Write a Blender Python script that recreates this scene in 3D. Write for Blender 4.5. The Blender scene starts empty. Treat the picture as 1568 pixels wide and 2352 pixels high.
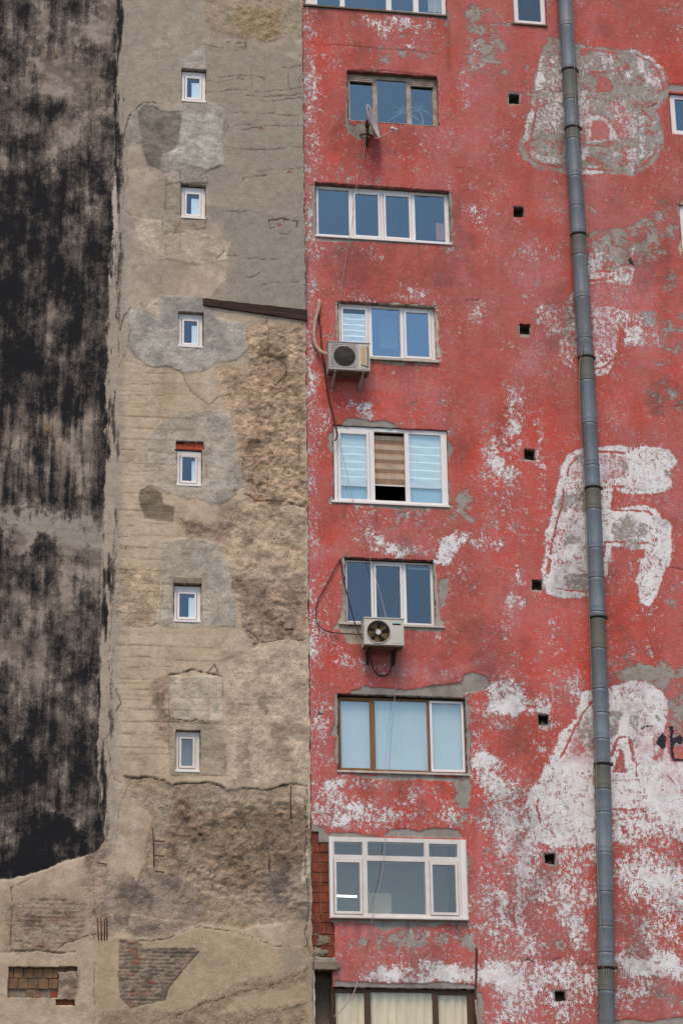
import bpy, bmesh, math, random
import numpy as np
from mathutils import Matrix, Vector, noise as mnoise
SC = bpy.context.scene
COL = SC.collection
random.seed(7)
R = math.radians

# ------------------------------------------------------------------ camera
PW, PH = 1568, 2352                       # survey sheet of the facade, in sheet units
FP = 85 / 24 * PW
PITCH, YAW, ROLL, CX, CD = 0.368256965, 0.169110265, -0.0160990182, -7.22649821, 46.4920840
fw = np.array([math.sin(YAW) * math.cos(PITCH), math.cos(YAW) * math.cos(PITCH), math.sin(PITCH)])
r0 = np.array([math.cos(YAW), -math.sin(YAW), 0.0])
u0_ = np.cross(r0, fw)
rt = r0 * math.cos(ROLL) + u0_ * math.sin(ROLL)
up = -r0 * math.sin(ROLL) + u0_ * math.cos(ROLL)
CAM = np.array([CX, -CD, 1.6])
cd = bpy.data.cameras.new('camera')
cam = bpy.data.objects.new('camera', cd)
COL.objects.link(cam)
cd.sensor_fit = 'HORIZONTAL'
cd.sensor_width = 24
cd.lens = 85
cd.clip_end = 5000
cam.matrix_world = Matrix(((rt[0], up[0], -fw[0], CAM[0]), (rt[1], up[1], -fw[1], CAM[1]), (rt[2], up[2], -fw[2], CAM[2]), (0, 0, 0, 1)))
SC.camera = cam

# ------------------------------------------------------------------ light
SUN_EL, SUN_AZ = 58, -14                  # azimuth from straight in front of the facade
world = bpy.data.worlds.new('World')
SC.world = world
world.use_nodes = True
wt = world.node_tree
bg = wt.nodes['Background']
sky = wt.nodes.new('ShaderNodeTexSky')
sky.sky_type = 'NISHITA'
sky.sun_disc = False
sky.sun_elevation = R(SUN_EL)
sky.sun_rotation = R(180 - SUN_AZ)
sky.air_density = 1.0
sky.dust_density = 1.0
wt.links.new(sky.outputs[0], bg.inputs[0])
bg.inputs[1].default_value = 0.11
sd = bpy.data.lights.new('sun', 'SUN')
sun = bpy.data.objects.new('sun', sd)
COL.objects.link(sun)
sd.energy = 1.5
sd.angle = R(26)
sd.color = (1.0, 0.84, 0.66)
sv = Vector((math.sin(R(SUN_AZ)) * math.cos(R(SUN_EL)), -math.cos(R(SUN_AZ)) * math.cos(R(SUN_EL)), math.sin(R(SUN_EL))))
sun.rotation_euler = sv.to_track_quat('Z', 'Y').to_euler()
SC.view_settings.view_transform = 'Standard'
SC.view_settings.look = 'None'
SC.view_settings.gamma = 1
SC.view_settings.exposure = 0.72

# ------------------------------------------------------------------ survey: sheet <-> wall metres
def inv(P, y=0.0):
    P = np.atleast_2d(np.asarray(P, float))
    d = fw[None] * FP + (P[:, :1] - PW / 2) * rt - (P[:, 1:] - PH / 2) * up
    t = (y - CAM[1]) / d[:, 1]
    X = CAM + d * t[:, None]
    return X[:, [0, 2]]

def proj(u, v):
    x = u - CAM[0]; y = -CAM[1]; z = v - CAM[2]
    w = x * fw[0] + y * fw[1] + z * fw[2]
    return (PW / 2 + FP * (x * rt[0] + y * rt[1] + z * rt[2]) / w, PH / 2 - FP * (x * up[0] + y * up[1] + z * up[2]) / w)

def rect(xl, xr, yt, yb, y=0.0):
    xm, ym = (xl + xr) / 2, (yt + yb) / 2
    q = inv([(xl, ym), (xr, ym), (xm, yt), (xm, yb)], y)
    return q[0, 0], q[1, 0], q[3, 1], q[2, 1]          # u0 u1 v0 v1

def pt(x, y, d=0.0):
    q = inv([(x, y)], d)[0]
    return Vector((q[0], d, q[1]))

def lin(c):
    return tuple(((x / 255 / 12.92) if x / 255 <= 0.04045 else ((x / 255 + 0.055) / 1.055) ** 2.4) for x in c)

# ------------------------------------------------------------------ objects
def tag(o, label=None, cat=None, group=None, kind=None):
    if label: o['label'] = label
    if cat: o['category'] = cat
    if group: o['group'] = group
    if kind: o['kind'] = kind
    return o

def empty(name, loc=(0, 0, 0)):
    o = bpy.data.objects.new(name, None)
    o.location = loc
    o.empty_display_size = 0.2
    COL.objects.link(o)
    return o

def link_mesh(name, me, mat, parent=None):
    o = bpy.data.objects.new(name, me)
    COL.objects.link(o)
    if mat is not None and not me.materials: me.materials.append(mat)
    if parent is not None:
        o.parent = parent
        bpy.context.view_layer.update()
        o.matrix_parent_inverse = parent.matrix_world.inverted()
    return o

class MB:
    def __init__(s):
        s.v = []; s.f = []; s.sm = []
    def quad(s, a, b, c, d, smooth=False):
        n = len(s.v); s.v += [tuple(a), tuple(b), tuple(c), tuple(d)]; s.f.append((n, n + 1, n + 2, n + 3)); s.sm.append(smooth)
    def box(s, x0, x1, y0, y1, z0, z1, M=None):
        P = [(x0, y0, z0), (x1, y0, z0), (x1, y1, z0), (x0, y1, z0), (x0, y0, z1), (x1, y0, z1), (x1, y1, z1), (x0, y1, z1)]
        if M is not None: P = [tuple(M @ Vector(p)) for p in P]
        n = len(s.v); s.v += P
        for f in ((0, 3, 2, 1), (4, 5, 6, 7), (0, 1, 5, 4), (1, 2, 6, 5), (2, 3, 7, 6), (3, 0, 4, 7)):
            s.f.append(tuple(n + i for i in f)); s.sm.append(False)
        return s
    def tube(s, pts, r, seg=8, cap=True):
        pts = [Vector(p) for p in pts]
        rs = r if isinstance(r, (list, tuple)) else [r] * len(pts)
        n0 = len(s.v); prev = None
        for i, p in enumerate(pts):
            t = (pts[min(i + 1, len(pts) - 1)] - pts[max(i - 1, 0)]).normalized()
            if prev is None:
                a = Vector((0, 1, 0)) if abs(t.y) < .9 else Vector((1, 0, 0))
                a = (a - t * a.dot(t)).normalized()
            else:
                a = (prev - t * prev.dot(t)).normalized()
            prev = a; b = t.cross(a)
            for k in range(seg):
                w = 2 * math.pi * k / seg
                s.v.append(tuple(p + (a * math.cos(w) + b * math.sin(w)) * rs[i]))
        for i in range(len(pts) - 1):
            for k in range(seg):
                k2 = (k + 1) % seg
                s.f.append((n0 + i * seg + k, n0 + i * seg + k2, n0 + (i + 1) * seg + k2, n0 + (i + 1) * seg + k)); s.sm.append(True)
        if cap:
            s.f.append(tuple(n0 + k for k in range(seg))[::-1]); s.sm.append(False)
            s.f.append(tuple(n0 + (len(pts) - 1) * seg + k for k in range(seg))); s.sm.append(False)
        return s
    def plate(s, u0, u1, v0, v1, holes, y0, y1):
        us = sorted({u0, u1, *[min(max(h[i], u0), u1) for h in holes for i in (0, 1)]})
        vs = sorted({v0, v1, *[min(max(h[i], v0), v1) for h in holes for i in (2, 3)]})
        def full(i, j):
            if i < 0 or j < 0 or i >= len(us) - 1 or j >= len(vs) - 1: return False
            cu, cv = (us[i] + us[i + 1]) / 2, (vs[j] + vs[j + 1]) / 2
            return not any(h[0] < cu < h[1] and h[2] < cv < h[3] for h in holes)
        for i in range(len(us) - 1):
            for j in range(len(vs) - 1):
                if not full(i, j): continue
                a, b, c, d = us[i], us[i + 1], vs[j], vs[j + 1]
                s.quad((a, y0, c), (b, y0, c), (b, y0, d), (a, y0, d))
                s.quad((a, y1, c), (a, y1, d), (b, y1, d), (b, y1, c))
                if not full(i - 1, j): s.quad((a, y0, c), (a, y0, d), (a, y1, d), (a, y1, c))
                if not full(i + 1, j): s.quad((b, y0, c), (b, y1, c), (b, y1, d), (b, y0, d))
                if not full(i, j - 1): s.quad((a, y0, c), (a, y1, c), (b, y1, c), (b, y0, c))
                if not full(i, j + 1): s.quad((a, y0, d), (b, y0, d), (b, y1, d), (a, y1, d))
        return s
    def build(s, name, mat, parent=None, bevel=0.0, merge=True):
        me = bpy.data.meshes.new(name)
        me.from_pydata(s.v, [], s.f)
        me.polygons.foreach_set('use_smooth', s.sm)
        bm = bmesh.new(); bm.from_mesh(me)
        if merge: bmesh.ops.remove_doubles(bm, verts=bm.verts, dist=1e-5)
        bmesh.ops.recalc_face_normals(bm, faces=bm.faces)
        if bevel > 0:
            es = [e for e in bm.edges if len(e.link_faces) == 2 and e.calc_face_angle(0) > .6]
            bmesh.ops.bevel(bm, geom=es, offset=bevel, segments=2, profile=.5, affect='EDGES', clamp_overlap=True)
        bm.to_mesh(me); bm.free()
        return link_mesh(name, me, mat, parent)

def spline(pts, n=8):
    pts = [Vector(p) for p in pts]; out = []
    for i in range(len(pts) - 1):
        a = pts[max(i - 1, 0)]; b = pts[i]; c = pts[i + 1]; d = pts[min(i + 2, len(pts) - 1)]
        for k in range(n):
            t = k / n
            out.append(0.5 * ((2 * b) + (c - a) * t + (2 * a - 5 * b + 4 * c - d) * t * t + (3 * b - a - 3 * c + d) * t ** 3))
    out.append(pts[-1])
    return out

# ------------------------------------------------------------------ materials
class NT:
    def __init__(s, name):
        s.m = bpy.data.materials.new(name); s.m.use_nodes = True
        s.t = s.m.node_tree; s.b = s.t.nodes['Principled BSDF']; s.out = s.t.nodes['Material Output']
        s.b.inputs['Roughness'].default_value = .85
        s.b.inputs['Specular IOR Level'].default_value = .25
    def put(s, sock, val):
        if isinstance(val, bpy.types.NodeSocket): s.t.links.new(val, sock)
        elif isinstance(val, (tuple, list)) and len(val) == 3 and len(sock.default_value) == 4: sock.default_value = (*val, 1)
        else: sock.default_value = val
    def new(s, ty, **kw):
        n = s.t.nodes.new(ty)
        for k, v in kw.items(): setattr(n, k, v)
        return n
    def co(s, scale=(1, 1, 1)):
        tc = s.new('ShaderNodeTexCoord'); mp = s.new('ShaderNodeMapping')
        s.t.links.new(tc.outputs['Object'], mp.inputs['Vector']); mp.inputs['Scale'].default_value = scale
        return mp.outputs[0]
    def noise(s, sc, det=4, ro=.55, vec=None, dist=0.0):
        n = s.new('ShaderNodeTexNoise')
        s.put(n.inputs['Vector'], vec if vec is not None else s.co())
        n.inputs['Scale'].default_value = sc; n.inputs['Detail'].default_value = det
        n.inputs['Roughness'].default_value = ro; n.inputs['Distortion'].default_value = dist
        return n.outputs[0]
    def voro(s, sc, feature='F1', vec=None, rnd=1.0):
        n = s.new('ShaderNodeTexVoronoi', feature=feature)
        s.put(n.inputs['Vector'], vec if vec is not None else s.co())
        n.inputs['Scale'].default_value = sc; n.inputs['Randomness'].default_value = rnd
        return n
    def math(s, op, a, b=0.0, c=None, clamp=False):
        n = s.new('ShaderNodeMath', operation=op, use_clamp=clamp)
        s.put(n.inputs[0], a); s.put(n.inputs[1], b)
        if c is not None: s.put(n.inputs[2], c)
        return n.outputs[0]
    def mr(s, v, a, b, c=0.0, d=1.0, smooth=False):
        n = s.new('ShaderNodeMapRange', interpolation_type='SMOOTHSTEP' if smooth else 'LINEAR')
        for i, x in enumerate((v, a, b, c, d)): s.put(n.inputs[i], x)
        return n.outputs[0]
    def mix(s, f, a, b, blend='MIX'):
        n = s.new('ShaderNodeMix', data_type='RGBA', blend_type=blend)
        s.put(n.inputs[0], f); s.put(n.inputs[6], a); s.put(n.inputs[7], b)
        return n.outputs[2]
    def attr(s, name):
        n = s.new('ShaderNodeAttribute', attribute_name=name)
        sp = s.new('ShaderNodeSeparateColor'); s.t.links.new(n.outputs['Color'], sp.inputs[0])
        return n.outputs['Color'], sp.outputs[0], sp.outputs[1], sp.outputs[2], n.outputs['Alpha']
    def bump(s, h, dist, strength=1.0):
        n = s.new('ShaderNodeBump'); n.inputs['Distance'].default_value = dist; n.inputs['Strength'].default_value = strength
        s.put(n.inputs['Height'], h); s.put(s.b.inputs['Normal'], n.outputs[0])
    def color(s, c): s.put(s.b.inputs['Base Color'], c)

def worn(name, c, c2=None, scale=3.0, rough=.6, amount=.6, metal=0.0, fine=40, bump=.0015, spec=.3):
    """surface of one colour with blotchy wear towards a second colour"""
    n = NT(name)
    c2 = c2 or tuple(x * .75 for x in c)
    a = n.mr(n.noise(scale, 6, .65), .35, .7); b = n.mr(n.noise(fine, 3, .6), .3, .7)
    f = n.math('MULTIPLY', n.math('ADD', n.math('MULTIPLY', a, .7), n.math('MULTIPLY', b, .3)), amount)
    n.color(n.mix(f, lin(c), lin(c2)))
    n.b.inputs['Roughness'].default_value = rough; n.b.inputs['Metallic'].default_value = metal
    n.b.inputs['Specular IOR Level'].default_value = spec
    n.bump(b, bump, .6)
    return n.m

M = {}
M['pvc'] = worn('white_plastic_frame', (236, 229, 224), (212, 200, 190), 4, .45, .5)
M['pvc_old'] = worn('dirty_white_frame', (226, 219, 212), (190, 172, 152), 3, .5, .6)
M['wood_old'] = worn('peeling_painted_wood', (186, 170, 156), (112, 88, 66), 6, .8, .9, bump=.004)
M['wood_brown'] = worn('brown_stained_wood', (140, 100, 58), (98, 66, 38), 5, .6, .8)
M['wood_dark'] = worn('dark_brown_wood', (84, 62, 46), (56, 42, 32), 5, .65, .8)
M['steel_sill'] = worn('weathered_metal_sill', (120, 104, 84), (70, 58, 48), 7, .6, .8)
M['sill'] = worn('pale_sill', (206, 196, 184), (150, 134, 116), 6, .7, .8)
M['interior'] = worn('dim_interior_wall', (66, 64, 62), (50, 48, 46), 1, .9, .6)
M['interior_pale'] = worn('pale_interior_wall', (200, 192, 180), (170, 164, 154), 1, .9, .6)
M['curtain_pink'] = worn('dusky_pink_curtain', (190, 130, 124), (150, 100, 100), 3, .9, .6)
M['interior_grey'] = worn('grey_cupboard', (120, 120, 122), None, 3, .8, .6)
M['concrete'] = worn('raw_concrete', (150, 136, 116), (96, 84, 70), 5, .95, .9, bump=.01)
M['reveal'] = worn('plaster_reveal', (134, 118, 102), (84, 70, 60), 6, .95, .9, bump=.008)
M['dark_metal'] = worn('black_iron', (42, 38, 36), (70, 52, 40), 8, .7, .7)
M['rust'] = worn('rusty_iron', (98, 58, 40), (58, 40, 32), 12, .85, .9, bump=.003)
M['zinc'] = worn('blue_grey_zinc', (98, 108, 114), (82, 90, 96), 2.5, .5, .8, spec=.5)
M['zinc'] = M['zinc']
for nm_, ca, cb in (('zinc', (112, 124, 134), (84, 94, 103)), ('zinc_dull', (104, 113, 121), (80, 87, 93)), ('zinc_pale', (122, 132, 140), (94, 104, 112))):
    n = NT(nm_); a = n.mr(n.noise(1.0, 6, .65, n.co((9, 9, 1.2))), .3, .7); b = n.mr(n.noise(7, 6, .7), .35, .7)
    cc = n.mix(a, lin(ca), lin(cb)); cc = n.mix(n.math('MULTIPLY', b, .45), cc, lin((118, 110, 98)))
    n.color(cc); n.b.inputs['Roughness'].default_value = .5; n.b.inputs['Specular IOR Level'].default_value = .45; n.bump(b, .004, .6); M[nm_] = n.m
M['cable_black'] = worn('black_cable', (50, 42, 44), None, 9, .6)
M['cable_white'] = worn('dirty_white_cable', (180, 160, 150), (140, 116, 106), 9, .6)
M['cable_yellow'] = worn('yellowed_cable', (150, 138, 100), None, 9, .6)
M['hose'] = worn('taped_hose', (190, 168, 148), (140, 112, 92), 14, .8, .9)
M['ac'] = worn('cream_enamel', (205, 198, 186), (180, 168, 150), 4, .45, .6)
M['ac_grey'] = worn('grey_enamel', (186, 178, 170), (146, 134, 124), 5, .5, .8)
M['ac_dark'] = worn('dark_cavity', (52, 46, 44), None, 9, .7)
M['grille'] = worn('grey_wire', (120, 112, 104), None, 9, .5)
M['blade'] = worn('yellowed_plastic_blade', (176, 146, 90), (134, 104, 60), 7, .6, .8)
M['white'] = worn('white_plastic', (226, 220, 214), None, 6, .5, .4)
M['decal'] = worn('beige_decal', (196, 178, 150), (178, 160, 134), 6, .6, .6)
M['navy'] = worn('navy_print', (66, 68, 84), None, 6, .6, .4)
M['orange'] = worn('faded_orange_print', (214, 160, 104), None, 6, .6, .4)
M['teal'] = worn('teal_print', (136, 190, 184), (180, 200, 190), 12, .6, .6)
M['leaf'] = worn('leaf_green', (110, 156, 112), (80, 122, 84), 12, .5, .6)
M['pot'] = worn('clay_pot', (150, 90, 66), None, 8, .8)
M['asphalt'] = worn('asphalt', (64, 64, 66), (84, 82, 80), 1, .95, .7)

def brick_mat(name, c, c2, groove):
    n = NT(name)
    a = n.mr(n.noise(5.0, 3, .6), .35, .65); b = n.mr(n.noise(26, 5, .7), .3, .75)
    col = n.mix(a, lin(c), lin(c2))
    col = n.mix(n.math('MULTIPLY', n.math('POWER', b, 2.0), .55), col, lin((96, 78, 64)))
    if groove:
        w = n.new('ShaderNodeTexWave', wave_type='BANDS', bands_direction='X')
        n.put(w.inputs['Vector'], n.co()); w.inputs['Scale'].default_value = 11; w.inputs['Distortion'].default_value = .4
        col = n.mix(n.math('MULTIPLY', w.outputs['Fac'], .35), col, lin((120, 64, 44)))
        n.bump(n.math('ADD', b, w.outputs['Fac']), .012, .8)
    else: n.bump(b, .006, .8)
    n.color(col)
    n.b.inputs['Roughness'].default_value = .95
    return n.m
M['brick'] = brick_mat('hollow_clay_brick', (164, 84, 56), (112, 56, 44), True)
M['brick_red'] = brick_mat('new_red_brick', (206, 94, 62), (190, 84, 56), False)
M['brick_pale'] = brick_mat('pale_hollow_brick', (170, 104, 76), (140, 84, 62), True)
M['brick_dusty'] = brick_mat('dusty_brick', (142, 108, 76), (106, 85, 64), False)

def glass(name, refl=.2, tint=.7, rough=.01, wob=.5, col=(.50, .80, 1)):
    n = NT(name)
    tr = n.new('ShaderNodeBsdfTransparent'); tr.inputs[0].default_value = (tint * .96, tint, tint, 1)
    gl = n.new('ShaderNodeBsdfGlossy'); gl.inputs['Roughness'].default_value = rough
    gl.inputs['Color'].default_value = (*col, 1)
    bp = n.new('ShaderNodeBump'); bp.inputs['Distance'].default_value = .004; bp.inputs['Strength'].default_value = wob
    n.put(bp.inputs['Height'], n.noise(1.6, 1.5, .4)); n.put(gl.inputs['Normal'], bp.outputs[0])
    fr = n.new('ShaderNodeFresnel'); fr.inputs['IOR'].default_value = 1.5
    dirt = n.mr(n.noise(2.2, 5, .6, n.co((1, 1, .5))), .4, .75, 0, .03)
    ge = n.new('ShaderNodeNewGeometry')
    front = n.math('SUBTRACT', 1.0, ge.outputs['Backfacing'])
    f = n.math('MULTIPLY', n.math('ADD', n.math('MULTIPLY', fr.outputs[0], .6), refl, clamp=True), front)
    dirt = n.math('MULTIPLY', dirt, front)
    mx = n.new('ShaderNodeMixShader'); n.put(mx.inputs[0], f)
    n.t.links.new(tr.outputs[0], mx.inputs[1]); n.t.links.new(gl.outputs[0], mx.inputs[2])
    df = n.new('ShaderNodeBsdfDiffuse'); df.inputs[0].default_value = (.45, .45, .44, 1)
    m2 = n.new('ShaderNodeMixShader'); n.put(m2.inputs[0], dirt)
    n.t.links.new(mx.outputs[0], m2.inputs[1]); n.t.links.new(df.outputs[0], m2.inputs[2])
    n.t.links.new(m2.outputs[0], n.out.inputs[0])
    return n.m
M['glass'] = glass('window_glass', .20, .96, col=(.60, .83, .92))
M['glass_low'] = glass('dim_window_glass', .13, .96, col=(.70, .85, .90))
M['glass_hi'] = glass('bright_window_glass', .33, .96, col=(.58, .83, .98))
M['glass_clear'] = glass('clear_window_glass', .17, .98, col=(.90, 1, .98))
M['glass_small'] = glass('small_window_glass', .13, .98, col=(.66, .86, .96))
M['glass_grey'] = glass('grey_window_glass', .125, .95, col=(1, .93, .82))
M['glass_warm'] = glass('faintly_reflecting_glass', .06, .98, col=(1, .9, .75))

def cloth(name, c, c2, sc=1.5):
    n = NT(name)
    n.color(n.mix(n.mr(n.noise(sc, 4, .6, n.co((2.5, 1, .6))), .3, .7), lin(c), lin(c2)))
    n.b.inputs['Roughness'].default_value = .9
    return n.m
M['film_blue'] = cloth('pale_blue_film', (200, 206, 204), (190, 198, 198))
M['blind_pale'] = cloth('pale_blind', (230, 236, 236), (220, 230, 232))
M['film_low'] = cloth('blue_lower_film', (164, 194, 208), (156, 188, 204))
M['blind_white'] = cloth('white_blind', (238, 242, 246), (228, 234, 240))
M['blind_wood'] = cloth('beige_blind', (214, 190, 166), (186, 160, 136), 3)
M['blind_wood_dark'] = cloth('brown_blind_band', (168, 136, 112), (146, 116, 94), 3)
M['curtain'] = cloth('cream_curtain', (248, 218, 184), (228, 198, 164), 3)  # cream cloth; warm tint also stands in for cloud reflections on the panes

# ------------------------------------------------------------------ noise on arrays
def _h(ix, iy, s):
    h = (ix.astype(np.int64) * 374761393 + iy.astype(np.int64) * 668265263 + s * 982451653) & 0xffffffff
    h = ((h ^ (h >> 13)) * 1274126177) & 0xffffffff
    h = (h ^ (h >> 16)) & 0xffffff
    return h.astype(np.float32) / 0xffffff
def vn(x, y, s):
    xi = np.floor(x); yi = np.floor(y); fx = (x - xi); fy = (y - yi)
    fx = fx * fx * (3 - 2 * fx); fy = fy * fy * (3 - 2 * fy)
    xi = xi.astype(np.int64); yi = yi.astype(np.int64)
    a = _h(xi, yi, s); b = _h(xi + 1, yi, s); c = _h(xi, yi + 1, s); d = _h(xi + 1, yi + 1, s)
    return (a + (b - a) * fx) * (1 - fy) + (c + (d - c) * fx) * fy
def fbm(x, y, o=4, s=0, g=.5):
    r = 0; a = 1; t = 0
    for i in range(o):
        r = r + a * vn(x * 2 ** i + i * 17.3, y * 2 ** i + i * 9.1, s + i); t += a; a *= g
    return r / t
def sst(a, b, x):
    t = np.clip((x - a) / (b - a), 0, 1)
    return t * t * (3 - 2 * t)

# ------------------------------------------------------------------ openings (sheet rectangles xl, xr, top, bottom)
# name: (frame rect, soffit height above the frame on the sheet, recess)
SMALL = [(417, 472, 165.5, 232, 4.5), (416.5, 471, 431, 500, 4), (410, 465, 722, 796, 3), (405.5, 462, 1035, 1115, 3.5), (399.5, 461, 1347, 1428, 4), (403.5, 458.5, 1682, 1773, 3.5)]
VENTS = [(1180, 227), (1190, 487), (1205, 757), (1216, 1045), (1232, 1345), (1247, 1654), (1262, 1974), (1286, 2289)]
REC = .10
OPEN_L, OPEN_R = [], []
for (a, b, c, d, s) in SMALL: OPEN_L.append(rect(a - 1.5, b + 1.5, c - s, d + 1))
BRICK_LINTEL = rect(404, 468, 1016, 1033); OPEN_L.append((BRICK_LINTEL[0], BRICK_LINTEL[1], rect(404, 468, 1016, 1035)[3] - .02 - .17, BRICK_LINTEL[3]))
BRICK_HOLE = rect(18, 134, 2223, 2294); OPEN_L.append(BRICK_HOLE); OPEN_L.append(rect(134, 178, 2222, 2233))
BRICK_HOLE2 = rect(128, 172, 2297, 2312); OPEN_L.append(BRICK_HOLE2)
WIN = {
 'top':    dict(f=(701, 1022, -60, 24), soff=0),
 'narrow': dict(f=(1178, 1250, -60, 53), soff=0),
 'wood':   dict(f=(799, 1004, 174, 284), soff=5),
 'four':   dict(f=(726, 1031, 436, 549), soff=7),
 'three':  dict(f=(778, 999, 703, 824), soff=4),
 'open':   dict(f=(767, 1027, 985, 1157), soff=2),
 'grey':   dict(f=(794, 996, 1291, 1433), soff=7),
 'brown':  dict(f=(777, 1069, 1606, 1773), soff=7),
 'cream':  dict(f=(767, 1094, 2274, 2460), soff=3),
 'edge':   dict(f=(1540, 1640, 220, 310), soff=2),
 'edgelow': dict(f=(1563, 1660, 474, 574), soff=2),
}
for k, w in WIN.items():
    a, b, c, d = w['f']
    w['o'] = rect(a - 1.5, b + 1.5, c - w['soff'], d + 1); OPEN_R.append(w['o'])
WIN['boxed'] = dict(f=(758, 1073, 1926, 2112), soff=0)
OPEN_R.append(rect(764, 1066, 1928, 2107)); WIN['boxed']['o'] = OPEN_R[-1]
VENT_O = [rect(x - 12, x + 12, y - 11.5, y + 11.5) for x, y in VENTS]; OPEN_R += VENT_O
BRICK_COL = [rect(716, 731, 1911, 1936), rect(716, 757, 1936, 2120), rect(716, 768, 2120, 2200)]; OPEN_R += BRICK_COL
NICHE = rect(723, 765, 2229, 2460); OPEN_R.append(NICHE)

# ------------------------------------------------------------------ wall grids
STEP = .024
def axis(lo, hi, flo, fhi, edges):
    a = list(np.arange(lo, flo, .3)) + list(np.arange(flo, fhi, STEP)) + list(np.arange(fhi, hi, .3)) + [hi]
    a = np.array(a); e = np.array(sorted(set(round(x, 5) for x in edges if lo < x < hi)))
    keep = np.ones(len(a), bool)
    for x in e: keep &= np.abs(a - x) > STEP * .45
    keep[0] = keep[-1] = True
    a = np.sort(np.concatenate([a[keep], e]))
    return a
V_LO, V_HI, F_LO, F_HI = 3.0, 38.0, 8.9, 33.4

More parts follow.
